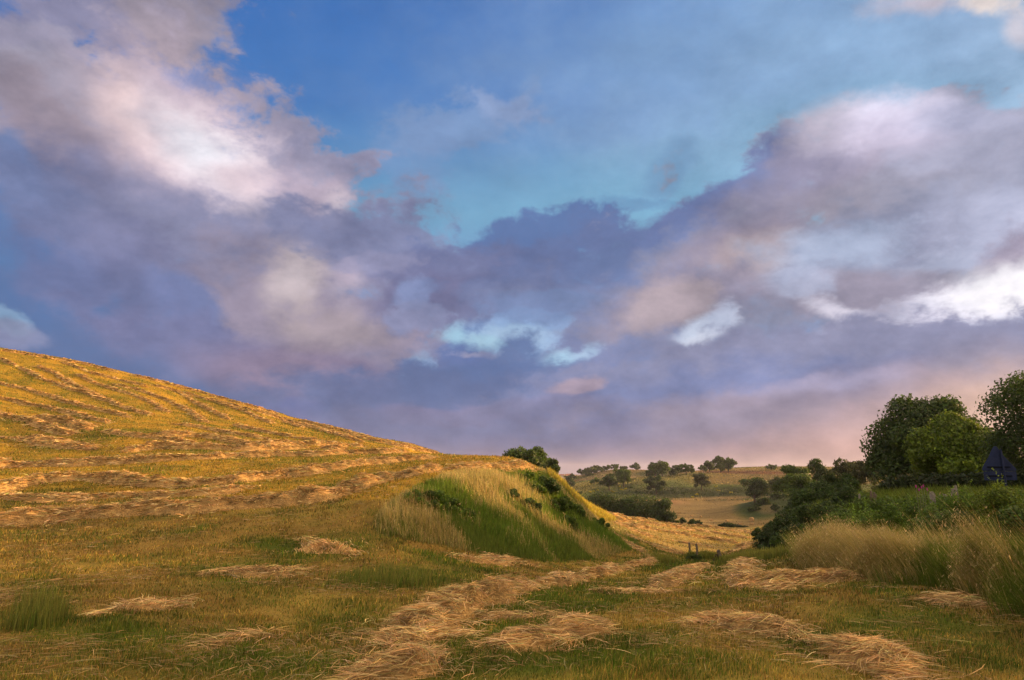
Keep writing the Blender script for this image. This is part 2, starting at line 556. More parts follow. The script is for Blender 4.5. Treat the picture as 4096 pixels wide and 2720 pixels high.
for px, py, y in [
    # valley field
    (600, 515, 190), (650, 519, 200), (700, 524, 200), (760, 531, 195), (820, 535, 190), (600, 508, 260), (660, 512, 260), (750, 519, 240), (810, 520, 220),
    (612, 498, 320), (658, 501, 330), (705, 500.5, 345), (743, 499, 345), (780, 505, 300), (590, 503, 270), (560, 510, 240),
    # main hill
    (575, 491, 330), (602, 482.5, 370), (640, 478.5, 395), (658, 476.5, 420), (684, 474, 450), (700, 472, 470), (734, 469.5, 480), (784, 470, 470), (840, 471, 440), (900, 471, 420),
    (615, 490, 350), (660, 488, 370), (705, 487, 385), (745, 488, 380), (700, 480, 420), (745, 478, 430), (790, 480, 400), (650, 483, 385),
    # right knoll
    (742, 512, 248), (760, 500, 262), (790, 490, 275), (760, 514, 240), (790, 513, 236), (825, 500, 250), (850, 498, 230), (850, 484, 330), (900, 485, 300),
    # ground falling behind the main hill, second hill
    (602, 486, 440), (660, 484, 520), (570, 482, 560), (590, 474.5, 620), (606, 470.5, 650), (620, 469.3, 660), (646, 470.3, 680), (700, 471, 700),
    (560, 488, 450), (540, 492, 400),
    (575, 480, 900), (640, 477, 1000), (560, 477.5, 1500), (300, 476, 1500), (900, 476, 1500), (560, 475, 3000), (100, 475, 3000), (1000, 475, 3000),
]:
    CP.append(pt(px, py, y))
for a in np.linspace(0, 2 * math.pi, 10, endpoint=False):
    CP.append((4500 * math.cos(a), 4500 * math.sin(a), -22.0))
CP.append((-600, 200, 20))
CP.append((-600, -300, 30))
CP.append((600, -300, 10))
CP.append((700, 300, 0))
CP = np.array(CP)


def warp(x, y):
    r = np.hypot(x, y) + 1e-9
    k = np.log1p(r / 12.0) / r
    return x * k, y * k


_cx, _cy = warp(CP[:, 0], CP[:, 1])
_sc = np.hypot(CP[:, 0], CP[:, 1]) + 14.0
_eps2 = 0.012 ** 2
_A = np.sqrt((_cx[:, None] - _cx) ** 2 + (_cy[:, None] - _cy) ** 2 + _eps2)
_A = _A - 2e-4 * np.eye(len(CP))
_n = len(CP)
_M = np.zeros((_n + 3, _n + 3))
_M[:_n, :_n] = _A
_M[:_n, _n] = 1
_M[:_n, _n + 1] = _cx
_M[:_n, _n + 2] = _cy
_M[_n:, :_n] = _M[:_n, _n:].T
_W = np.linalg.solve(_M, np.concatenate([CP[:, 2] / _sc, [0, 0, 0]]))


def H(x, y):
    x = np.asarray(x, float)
    y = np.asarray(y, float)
    shp = x.shape
    x, y = x.ravel(), y.ravel()
    out = np.empty(len(x))
    for i in range(0, len(x), 40000):
        X, Y = x[i:i + 40000], y[i:i + 40000]
        wx, wy = warp(X, Y)
        k = np.sqrt((wx[:, None] - _cx) ** 2 + (wy[:, None] - _cy) ** 2 + _eps2)
        q = k @ _W[:_n] + _W[_n] + _W[_n + 1] * wx + _W[_n + 2] * wy
        out[i:i + 40000] = q * (np.hypot(X, Y) + 14.0)
    r = np.hypot(x, y)
    out += (fbm(x * .45, y * .45, 3, 5) - .5) * .22 * np.clip(r / 8, 0.3, 1)
    out += (fbm(x * .06, y * .06, 3, 9) - .5) * 1.2 * sstep(r, 120, 260)
    return out.reshape(shp)


def ground(px, py, y0=2.5, y1=900.0):
    """where the view rays through picture positions first meet the ground"""
    px = np.atleast_1d(np.asarray(px, float))
    py = np.atleast_1d(np.asarray(py, float))
    a, b = ray(px, py)
    ys = np.exp(np.linspace(math.log(y0), math.log(y1), 420))
    res = np.full(len(px), np.nan)
    for i in range(len(px)):
        g = H(a[i] * ys, ys) - (EYE + b[i] * ys)
        k = np.argmax(g > 0)
        if g[k] > 0 and k > 0:
            t = g[k - 1] / (g[k - 1] - g[k])
            res[i] = ys[k - 1] + t * (ys[k] - ys[k - 1])
    return a * res, res


# ------------------------------------------------------------------ land cover
def ell(px, py, cx, cy, rx, ry, ang=0, soft=.5):
    c, s = math.cos(math.radians(ang)), math.sin(math.radians(ang))
    dx, dy = px - cx, py - cy
    q = np.hypot((dx * c + dy * s) / rx, (-dx * s + dy * c) / ry)
    return 1 - sstep(q, 1 - soft, 1 + soft)


GREEN_NEAR = [  # picture places of the greener turf
    (900, 625, 90, 26, 0), (740, 590, 60, 10, 0), (700, 570, 60, 8, 0), (660, 560, 22, 8, 30), (560, 600, 110, 14, -12), (480, 640, 50, 34, -50), (620, 655, 130, 20, 0),
    (820, 640, 50, 16, 0), (390, 580, 60, 14, -6), (320, 548, 60, 12, -8), (45, 610, 28, 34, 0), (330, 610, 60, 18, 10), (250, 575, 60, 14, 0),
    (690, 560, 60, 7, 0), (760, 556, 40, 7, 0), (450, 565, 60, 10, 8), (330, 668, 90, 16, 0), (900, 590, 60, 12, 0), (130, 640, 60, 20, 0), (200, 660, 80, 16, 0),
    (960, 650, 70, 22, 0), (720, 665, 60, 18, 0), (240, 660, 50, 20, 20), (620, 590, 40, 10, -20),
]
STRAW = np.array([.275, .192, .038])
DRYBR = np.array([.195, .125, .028])
GREEN = np.array([.072, .088, .010])
GOLD = np.array([.41, .245, .027])


def bankmask(px, py, y):
    """the steep bank between terrace and track"""
    top = np.interp(px, [372, 400, 432, 462, 500, 545, 562, 576, 590, 603, 640], [515, 492, 474, 466, 464, 465, 478, 492, 504, 513, 540])
    bot = np.interp(px, [372, 440, 500, 560, 600, 632, 645], [534, 545, 557, 562, 559, 549, 540])
    off = np.interp(px, [540, 560], [1, 0])
    return sstep(py, top - 3 + 5 * off, top + 1 + 8 * off) * (1 - sstep(py, bot - 4, bot + 3)) * sstep(px, 368, 392) * (1 - sstep(px, 632, 644)) * (y > 15) * (y < 66)


def cover(x, y, z):
    """base colour of what grows or lies on the ground (rows of rgb) and the greenness"""
    px, py = pix(x, y, z)
    g = np.zeros_like(x)
    n1 = fbm(x * .35, y * .35, 4, 21)
    n2 = fbm(x * 1.4, y * 1.4, 3, 31)
    for e in GREEN_NEAR:
        g = np.maximum(g, ell(px, py, *e, soft=.6))
    near = (y < 64).astype(float)
    infr = ((px > -80) & (px < 1104)).astype(float)
    g = g * near * infr
    tr = np.zeros_like(x)
    for e in [(520, 668, 60, 14, -8), (600, 655, 70, 14, 0), (575, 612, 60, 10, -18), (625, 595, 46, 8, -16), (662, 577, 26, 7, -30), (688, 564, 30, 5, 0), (735, 560, 40, 5, 0), (505, 636, 26, 14, -30), (640, 640, 60, 12, 0), (300, 548, 70, 9, 4), (395, 578, 50, 10, -4)]:
        tr = np.maximum(tr, ell(px, py, *e, soft=.6))
    tr = tr * near * infr
    g = np.clip(np.maximum(g * .62, tr * .95) + .42 * sstep(n1, .42, .68) + (n2 - .5) * 1.3, 0, 1)
    # left hillside: greener between the hay rows
    hill = ((py < 500) & (px < 600) & (y < 140)).astype(float)
    g = np.where(hill > 0, np.clip(.25 + (n1 - .5) * 1.5 + (n2 - .5) * .6, 0, 1), g)
    dry = sstep(fbm(x * .22 + 4, y * .22, 3, 41), .38, .62)
    base = STRAW * (1 - dry[:, None]) + DRYBR * dry[:, None]
    base = np.where(hill[:, None] > 0, GOLD * .8, base)
    # golden lower field
    low = ((y > 50) & (y < 130) & (px > 560) & (px < 800) & (py > 505)).astype(float)
    g = np.where(low > 0, g * .45, g)
    base = np.where(low[:, None] > 0, np.array([.28, .20, .06]), base)
    col = base * (1 - g[:, None]) + GREEN * g[:, None]
    # bank
    b = bankmask(px, py, y)[:, None]
    col = col * (1 - b) + np.array([.075, .085, .018]) * b
    # right shoulder
    rs = (sstep(px, 770, 830) * (1 - sstep(py, 560, 575)) * (y > 11) * (y < 160))[:, None]
    col = col * (1 - rs) + np.array([.085, .09, .02]) * rs
    # valley and hills
    far = sstep(y, 135, 165)[:, None]
    if far.max() > 0:
        n3 = fbm(x * .03, y * .03, 4, 51)
        n4 = fbm(x * .12, y * .12, 4, 52)
        tan = np.array([.23, .17, .07])
        oliv = np.array([.095, .125, .030])
        dk = np.array([.045, .060, .018])
        fc = np.tile(oliv, (len(x), 1)) * (.8 + .5 * n4[:, None])

        def put(c, m):
            nonlocal fc
            m = m[:, None] * (y > 140)[:, None]
            fc = fc * (1 - m) + np.array(c) * m
        w = 3.5 * (n4 - .5)
        ridge = np.interp(px, [560, 575, 602, 640, 658, 684, 700, 734, 800, 900], [492, 490, 482, 478, 476, 474, 472, 469, 470, 471])
        main = (y < 520) & (py < 502 + w)
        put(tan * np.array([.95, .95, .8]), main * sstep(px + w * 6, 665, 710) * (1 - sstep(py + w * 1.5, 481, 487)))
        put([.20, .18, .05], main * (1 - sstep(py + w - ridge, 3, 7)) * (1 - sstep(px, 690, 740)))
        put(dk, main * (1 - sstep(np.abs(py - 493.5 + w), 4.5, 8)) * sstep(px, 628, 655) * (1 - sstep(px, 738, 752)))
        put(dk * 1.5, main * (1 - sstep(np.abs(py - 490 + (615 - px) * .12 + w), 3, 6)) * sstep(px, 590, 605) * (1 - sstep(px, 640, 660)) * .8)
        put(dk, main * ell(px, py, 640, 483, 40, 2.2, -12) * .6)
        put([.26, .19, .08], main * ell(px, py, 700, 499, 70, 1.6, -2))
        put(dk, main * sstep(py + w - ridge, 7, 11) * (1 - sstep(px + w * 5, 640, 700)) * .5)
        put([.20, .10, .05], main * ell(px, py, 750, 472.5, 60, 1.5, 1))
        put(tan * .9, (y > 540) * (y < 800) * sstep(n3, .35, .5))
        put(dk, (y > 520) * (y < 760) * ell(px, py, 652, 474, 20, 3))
        # mown valley floor with its curving swaths
        cxw, cyw = 78.0, 205.0
        rad = np.hypot(x - cxw, (y - cyw) * .8)
        st = .5 + .5 * np.sin(rad * 1.15 + 3 * n3)
        fl = (py > 500.3 + w * .5) * (y > 150) * (y < 350) * (1 - sstep(px, 800, 830))
        knoll = np.maximum(ell(px, py, 772, 503, 36, 14, -12, .25), ell(px, py, 800, 500, 30, 16, 0, .25)) * (y < 300)
        m = (fl * (1 - knoll))[:, None]
        fc = fc * (1 - m) + (np.array([.30, .21, .075]) * (.72 + .5 * st * n4)[:, None] * (.8 + .4 * n3)[:, None]) * m
        put([.36, .20, .09], fl * ell(px, py, 640, 500, 40, 4.5, 3))
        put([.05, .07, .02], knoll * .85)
        put(tan * .8, ell(px, py, 768, 509, 10, 5) * (y < 300) * .7)
        put([.10, .12, .06], (y > 800).astype(float))
        put([.22, .17, .09], (y > 800) * sstep(n3, .45, .55))
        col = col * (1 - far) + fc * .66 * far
    return col, g


# ------------------------------------------------------------------ materials
def mat(name, rough=.9, attr=None, color=None, noise=None, translucent=0.0, bump=None, spec=.2, metal=0.0, tint=None):
    m = bpy.data.materials.new(name)
    m.use_nodes = True
    nt = m.node_tree
    N, L = nt.nodes, nt.links
    p = N['Principled BSDF']
    p.inputs['Roughness'].default_value = rough
    p.inputs['Specular IOR Level'].default_value = spec
    p.inputs['Metallic'].default_value = metal
    if attr:
        a = N.new('ShaderNodeAttribute')
        a.attribute_name = attr
        src = a.outputs['Color']
    else:
        a = N.new('ShaderNodeRGB')
        a.outputs[0].default_value = (*color, 1)
        src = a.outputs[0]
    if noise:
        for (scale, lo, hi, det) in noise:
            tc = N.new('ShaderNodeTexCoord')
            n = N.new('ShaderNodeTexNoise')
            n.inputs['Scale'].default_value = scale
            n.inputs['Detail'].default_value = det
            n.inputs['Roughness'].default_value = .65
            L.new(tc.outputs['Object'], n.inputs['Vector'])
            mr = N.new('ShaderNodeMapRange')
            mr.inputs[1].default_value = .3
            mr.inputs[2].default_value = .7
            mr.inputs[3].default_value = lo
            mr.inputs[4].default_value = hi
            L.new(n.outputs[0], mr.inputs[0])
            cc = N.new('ShaderNodeCombineColor')
            for i in range(3):
                L.new(mr.outputs[0], cc.inputs[i])
            mx = N.new('ShaderNodeMix')
            mx.data_type, mx.blend_type = 'RGBA', 'MULTIPLY'
            mx.inputs[0].default_value = 1
            L.new(src, mx.inputs[6])
            L.new(cc.outputs[0], mx.inputs[7])
            src = mx.outputs[2]
    L.new(src, p.inputs['Base Color'])
    out = N['Material Output']
    if translucent:
        t = N.new('ShaderNodeBsdfTranslucent')
        if tint:
            mx = N.new('ShaderNodeMix')
            mx.data_type, mx.blend_type = 'RGBA', 'MULTIPLY'
            mx.inputs[0].default_value = 1
            L.new(src, mx.inputs[6])
            mx.inputs[7].default_value = (*tint, 1)
            L.new(mx.outputs[2], t.inputs[0])
        else:
            L.new(src, t.inputs[0])
        s = N.new('ShaderNodeMixShader')
        s.inputs[0].default_value = translucent
        L.new(p.outputs[0], s.inputs[1])
        L.new(t.outputs[0], s.inputs[2])
        L.new(s.outputs[0], out.inputs[0])
    if bump:
        tc = N.new('ShaderNodeTexCoord')
        n = N.new('ShaderNodeTexNoise')
        n.inputs['Scale'].default_value = bump[0]
        n.inputs['Detail'].default_value = 6
        L.new(tc.outputs['Object'], n.inputs['Vector'])
        b = N.new('ShaderNodeBump')
        b.inputs['Strength'].default_value = bump[1]
        b.inputs['Distance'].default_value = bump[2]
        L.new(n.outputs[0], b.inputs['Height'])
        L.new(b.outputs[0], p.inputs['Normal'])
    return m


M_GROUND = mat('turf_ground', .95, attr='col', noise=[(1.3, .75, 1.25, 8), (.07, .8, 1.2, 5)], bump=(2.2, .9, .12), spec=.05)
M_HAY = mat('hay', .75, attr='col', translucent=.25, spec=.25)
M_HAYBASE = mat('hay_heap', .9, attr='col', noise=[(26, .45, 1.35, 8), (5, .7, 1.25, 4)], bump=(30, 1.0, .06), spec=.1)
M_GRASS = mat('grass_blades', .65, attr='col', translucent=.35, spec=.25)
M_LEAF = mat('leaves', .6, attr='col', translucent=.35, spec=.3, tint=(1.25, 1.2, .5))
M_BARK = mat('bark', .9, color=(.075, .058, .04), noise=[(6, .6, 1.4, 6)], bump=(14, .8, .03))
M_WOOD = mat('weathered_wood', .85, color=(.13, .10, .075), noise=[(9, .5, 1.4, 7)], bump=(30, .8, .01))
M_PALEWOOD = mat('pale_weathered_wood', .85, color=(.20, .18, .15), noise=[(9, .6, 1.3, 7)], bump=(30, .8, .01))
M_BALE = mat('baled_hay', .9, color=(.38, .24, .10), noise=[(4, .7, 1.25, 8)], bump=(12, .8, .04))
M_SIGN = mat('bare_galvanised_sheet', .7, color=(.018, .027, .068), noise=[(2.2, .65, 1.25, 5), (14, .85, 1.1, 4)], metal=0, spec=.1)
M_BRACKET = mat('dark_steel_bracket', .8, color=(.006, .007, .012), noise=[(8, .8, 1.2, 3)], spec=.05)
M_POLE = mat('grey_steel_pole', .5, color=(.22, .23, .23), noise=[(5, .8, 1.2, 4)], metal=.4)
M_PLASTER = mat('pale_plaster', .9, color=(.55, .46, .36), noise=[(.5, .85, 1.1, 4)])
M_TILE = mat('clay_tiles', .9, color=(.32, .14, .08), noise=[(.8, .8, 1.2, 4)])
M_PINK = mat('thistle_pink', .7, color=(.34, .03, .20), noise=[(40, .8, 1.2, 3)])
M_STEM = mat('thistle_stem', .8, color=(.14, .16, .07), noise=[(20, .8, 1.2, 3)])


def trimesh(name, verts, faces, material, cols=None, parent=None, smooth=False, second=None):
    """one mesh object from numpy arrays of vertices and triangles (or quads)"""
    me = bpy.data.meshes.new(name)
    nv, nf, k = len(verts), len(faces), faces.shape[1]
    me.vertices.add(nv)
    me.vertices.foreach_set('co', np.ascontiguousarray(verts, dtype=np.float32).ravel())
    me.loops.add(nf * k)
    me.loops.foreach_set('vertex_index', np.ascontiguousarray(faces, dtype=np.int32).ravel())
    me.polygons.add(nf)
    me.polygons.foreach_set('loop_start', np.arange(0, nf * k, k, dtype=np.int32))
    me.polygons.foreach_set('use_smooth', np.full(nf, smooth, dtype=bool))
    if cols is not None:
        at = me.attributes.new('col', 'FLOAT_COLOR', 'POINT')
        c = np.ones((nv, 4), dtype=np.float32)
        c[:, :3] = np.clip(cols, 0, 1)
        at.data.foreach_set('color', c.ravel())
    me.materials.append(material)
    if second is not None:
        me.materials.append(second[0])
        mi = np.zeros(nf, dtype=np.int32)
        mi[:second[1]] = 1
        me.polygons.foreach_set('material_index', mi)
    me.update(calc_edges=True)
    o = bpy.data.objects.new(name, me)
    C.objects.link(o)
    if parent is not None:
        o.parent = parent
    return o


def tag(o, label=None, cat=None, group=None, kind=None):
    if label:
        o['label'] = label
    if cat:
        o['category'] = cat
    if group:
        o['group'] = group
    if kind:
        o['kind'] = kind
    return o


def empty(name, loc):
    o = bpy.data.objects.new(name, None)
    o.location = loc
    o.empty_display_size = .2
    C.objects.link(o)
    return o


# ------------------------------------------------------------------ ground sheet
def build_ground():
    a_in = np.linspace(-.86, .86, 820)
    a_l = -.86 - np.cumsum(np.linspace(.004, .06, 55))[::1]
    a = np.concatenate([a_l[::-1], a_in, -a_l])
    ys = list(np.arange(-34, 14, .45)) + list(np.arange(14, 70, .28))
    y = ys[-1]
    while y < 5200:
        y += max(.3, (y + 0) * .0085) if y < 800 else y * .03
        ys.append(y)
    ys = np.array(ys)
    X = a[None, :] * (ys[:, None] + 45.0)
    Y = np.repeat(ys[:, None], len(a), 1)
    Z = H(X, Y)
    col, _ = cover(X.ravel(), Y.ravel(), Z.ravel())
    r, c = X.shape
    idx = np.arange(r * c).reshape(r, c)
    f = np.stack([idx[:-1, :-1], idx[:-1, 1:], idx[1:, 1:], idx[1:, :-1]], -1).reshape(-1, 4)
    o = trimesh('ground', np.stack([X.ravel(), Y.ravel(), Z.ravel()], 1), f, M_GROUND, col, smooth=True)
    tag(o, 'rolling ground of mown hay meadow, grassy bank, valley floor and far hills', 'ground', kind='structure')
    return o


build_ground()


# ------------------------------------------------------------------ grass and straw
def blades(x, y, z, h, w, col, lean=(0, 0), bend=.35, spread=.35, tipcol=None):
    """tapering blades of grass: five vertices and three triangles each"""
    n = len(x)
    yaw = rng.uniform(0, 2 * math.pi, n)
    wx, wy = np.cos(yaw) * w * .5, np.sin(yaw) * w * .5
    az = rng.uniform(0, 2 * math.pi, n)
    t = rng.uniform(0, spread, n)
    lx = (np.cos(az) * t + lean[0]) * h
    ly = (np.sin(az) * t + lean[1]) * h
    V = np.empty((n, 5, 3))
    V[:, 0] = np.stack([x - wx, y - wy, z - .02], 1)
    V[:, 1] = np.stack([x + wx, y + wy, z - .02], 1)
    mx, my, mz = x + lx * (.5 - bend * .3), y + ly * (.5 - bend * .3), z + h * .55
    V[:, 2] = np.stack([mx - wx * .8, my - wy * .8, mz], 1)
    V[:, 3] = np.stack([mx + wx * .8, my + wy * .8, mz], 1)
    V[:, 4] = np.stack([x + lx, y + ly, z + h * (1 - .25 * bend)], 1)
    f = np.array([[0, 1, 3], [0, 3, 2], [2, 3, 4]])
    Fc = (np.arange(n) * 5)[:, None, None] + f[None]
    cc = np.repeat(col[:, None, :], 5, 1)
    if tipcol is not None:
        cc[:, 4] = tipcol
        cc[:, 2:4] = cc[:, 2:4] * .6 + tipcol[:, None, :] * .4
    return V.reshape(-1, 3), Fc.reshape(-1, 3), cc.reshape(-1, 3)


def strands(P, T, L, w, col, arch=.12, nrm=None):
    """loose straws: ribbons of three segments starting at P along T"""
    n = len(P)
    up = np.array([0, 0, 1.0])
    side = np.cross(T, up)
    side /= np.linalg.norm(side, axis=1)[:, None] + 1e-9
    up2 = np.cross(side, T)
    roll = rng.uniform(-1.1, 1.1, n)[:, None]
    wv = (side * np.cos(roll) + up2 * np.sin(roll)) * (w * .5)[:, None]
    cur = rng.normal(0, .055, n)[:, None] * L[:, None]
    V = np.empty((n, 8, 3))
    for i, s in enumerate((0, .33, .67, 1.0)):
        k = 4 * s * (1 - s)
        c = P + T * (L * (s - .5))[:, None] + side * cur * k + up * (L * arch * (k - .4))[:, None]
        ww = wv * (1 if 0 < i < 3 else .45)
        V[:, 2 * i] = c - ww
        V[:, 2 * i + 1] = c + ww
    f = np.array([[0, 1, 3], [0, 3, 2], [2, 3, 5], [2, 5, 4], [4, 5, 7], [4, 7, 6]])
    Fc = (np.arange(n) * 8)[:, None, None] + f[None]
    return V.reshape(-1, 3), Fc.reshape(-1, 3), np.repeat(col[:, None, :], 8, 1).reshape(-1, 3)


class Bag:
    def __init__(self):
        self.v, self.f, self.c, self.n = [], [], [], 0

    def add(self, vfc):
        v, f, c = vfc
        self.v.append(v)
        self.f.append(f + self.n)
        self.c.append(c)
        self.n += len(v)

    def build(self, name, material, parent=None, smooth=False, second=None):
        return trimesh(name, np.concatenate(self.v), np.concatenate(self.f), material, np.concatenate(self.c), parent, smooth, second)


def scatter(n, y0, y1, a0=-1.0, a1=1.0):
    """ground points, denser near the camera"""
    l = rng.uniform(math.log(y0), math.log(y1), n)
    y = np.exp(l)
    x = rng.uniform(a0, a1, n) * (y + 1.0)
    return x, y


def jitter(col, s=.22, h=.10):
    n = len(col)
    v = np.exp(rng.normal(0, s, n))[:, None]
    return col * v * (1 + rng.normal(0, h, (n, 3)))


HAYC = np.array([[.64, .43, .17], [.54, .34, .125], [.70, .50, .235], [.38, .23, .08], [.38, .34, .12], [.22, .13, .05]])
HAYP = np.array([.27, .22, .15, .14, .13, .09])


def haycol(n):
    return jitter(HAYC[rng.choice(len(HAYC), n, p=HAYP)], .22, .07)


def meadow():
    B = Bag()
    # short mown stubble
    x, y = scatter(760000, 3.6, 120)
    z = H(x, y)
    px, py = pix(x, y, z)
    keep = (bankmask(px, py, y) < rng.uniform(.2, .8, len(x))) & ~((px > 775 + 60 * sstep(30 - y, 0, 10)) & (px < 1100) & (y > 17) & (y < 130) & (py < 548))
    x, y, z = x[keep], y[keep], z[keep]
    px, py = px[keep], py[keep]
    c, g = cover(x, y, z)
    n5 = fbm(x * 2.3, y * 2.3, 3, 61)
    h = (.024 + .036 * rng.random(len(x)) ** 2 + .04 * g * rng.random(len(x))) * (.15 + 2.0 * n5 ** 1.5 * 1.4) * (1 + .010 * y)
    w = np.maximum(.0040, .00080 * y) * rng.uniform(.7, 1.5, len(x))
    h = h * (.72 + .28 * sstep(y, 8, 18))
    pick = rng.random(len(x))
    isg = pick < (.14 + .82 * g)
    straw = np.where(pick[:, None] > .70, STRAW * 1.35, c * 1.05)
    grn = np.where(rng.random(len(x))[:, None] > .5, np.array([.068, .120, .008]), np.array([.130, .150, .015]))
    cc = np.where(isg[:, None], grn, straw)
    cc = jitter(cc, .30, .08) * (.36 + 1.08 * fbm(x * 1.7 + 8, y * 1.7, 3, 63))[:, None]
    B.add(blades(x, y, z, h, w, cc, lean=(.12, -.05), spread=.9))
    o = B.build('mown_grass', M_GRASS)
    tag(o, 'short mown stubble and turf covering the meadow and track', 'grass', kind='stuff')
    # loose straw lying between the rows
    B = Bag()
    x, y = scatter(110000, 3.6, 60)
    m = fbm(x * .8 + 5, y * .8, 4, 71)
    k = m > rng.uniform(.38, .68, len(x))
    x, y = x[k], y[k]
    z = H(x, y)
    px, py = pix(x, y, z)
    k = bankmask(px, py, y) < .3
    x, y, z = x[k], y[k], z[k]
    n = len(x)
    fl = fbm(x * .3, y * .3, 2, 81) * 9 + rng.normal(0, .7, n)
    T = np.stack([np.cos(fl), np.sin(fl), rng.normal(0, .08, n)], 1)
    P = np.stack([x, y, z + .02 + .03 * rng.random(n)], 1)
    L = rng.uniform(.05, .22, n) * (1 + .01 * y)
    B.add(strands(P, T, L, np.maximum(.0022, .00058 * y) * rng.uniform(.6, 1.3, n), haycol(n) * .62, arch=.04))
    o = B.build('loose_straw', M_HAY)
    tag(o, 'stray cut straws scattered over the stubble between the hay rows', 'straw', kind='stuff')


def tallgrass(name, label, x, y, hmean, density_cols, lean, seeds=True, wmin=.003, green=.3, headp=.5, hs=1.0):
    z = H(x, y)
    n = len(x)
    hm = hmean * (.50 + 1.0 * fbm(x * 2.2, y * 2.2, 3, 91))
    h = hm * (.45 + .75 * rng.random(n) + .45 * rng.random(n) ** 6) * hs
    w = np.maximum(wmin, .00075 * y) * rng.uniform(.7, 1.4, n)
    gn = sstep(fbm(x * .35 + 3, y * .35, 3, 95), .40, .62)
    isg = rng.random(n) < green * (.22 + .75 * gn)
    col = np.where(isg[:, None], density_cols[1], density_cols[0])
    col = jitter(col, .22, .07)
    h = np.where(isg, h * .72, h)
    lx = lean[0] * (.5 + 1.0 * fbm(x * 1.1, y * 1.1, 2, 97)) + rng.normal(0, .07, n)
    B = Bag()
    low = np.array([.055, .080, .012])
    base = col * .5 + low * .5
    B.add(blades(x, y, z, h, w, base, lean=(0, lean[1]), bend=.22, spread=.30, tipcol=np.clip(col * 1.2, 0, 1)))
    # shift tips by the wind
    V = B.v[0].reshape(n, 5, 3)
    V[:, 2:4, 0] += (lx * h * .42)[:, None]
    V[:, 4, 0] += lx * h
    B.v[0] = V.reshape(-1, 3)
    if seeds:
        tip = V[:, 4].copy()
        s = (~isg) & (rng.random(n) < headp)
        tip, hh = tip[s], h[s]
        m = len(tip)
        for r in range(3):
            off = rng.normal(0, .035, (m, 3))
            off[:, 2] -= .04 + .06 * r
            off[:, 0] -= lx[s] * .05 * r
            T = np.stack([lx[s] * .6 + rng.normal(0, .3, m), rng.normal(0, .3, m), np.full(m, -.6)], 1)
            T /= np.linalg.norm(T, axis=1)[:, None]
            yy = tip[:, 1]
            B.add(strands(tip + off, T, rng.uniform(.025, .05, m) * (1 + yy * .012), np.maximum(.006, .0007 * yy), jitter(np.tile(np.array([.46, .35, .15]), (m, 1)), .25, .05), arch=.02))
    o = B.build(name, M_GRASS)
    return tag(o, label, 'tall grass', kind='stuff')


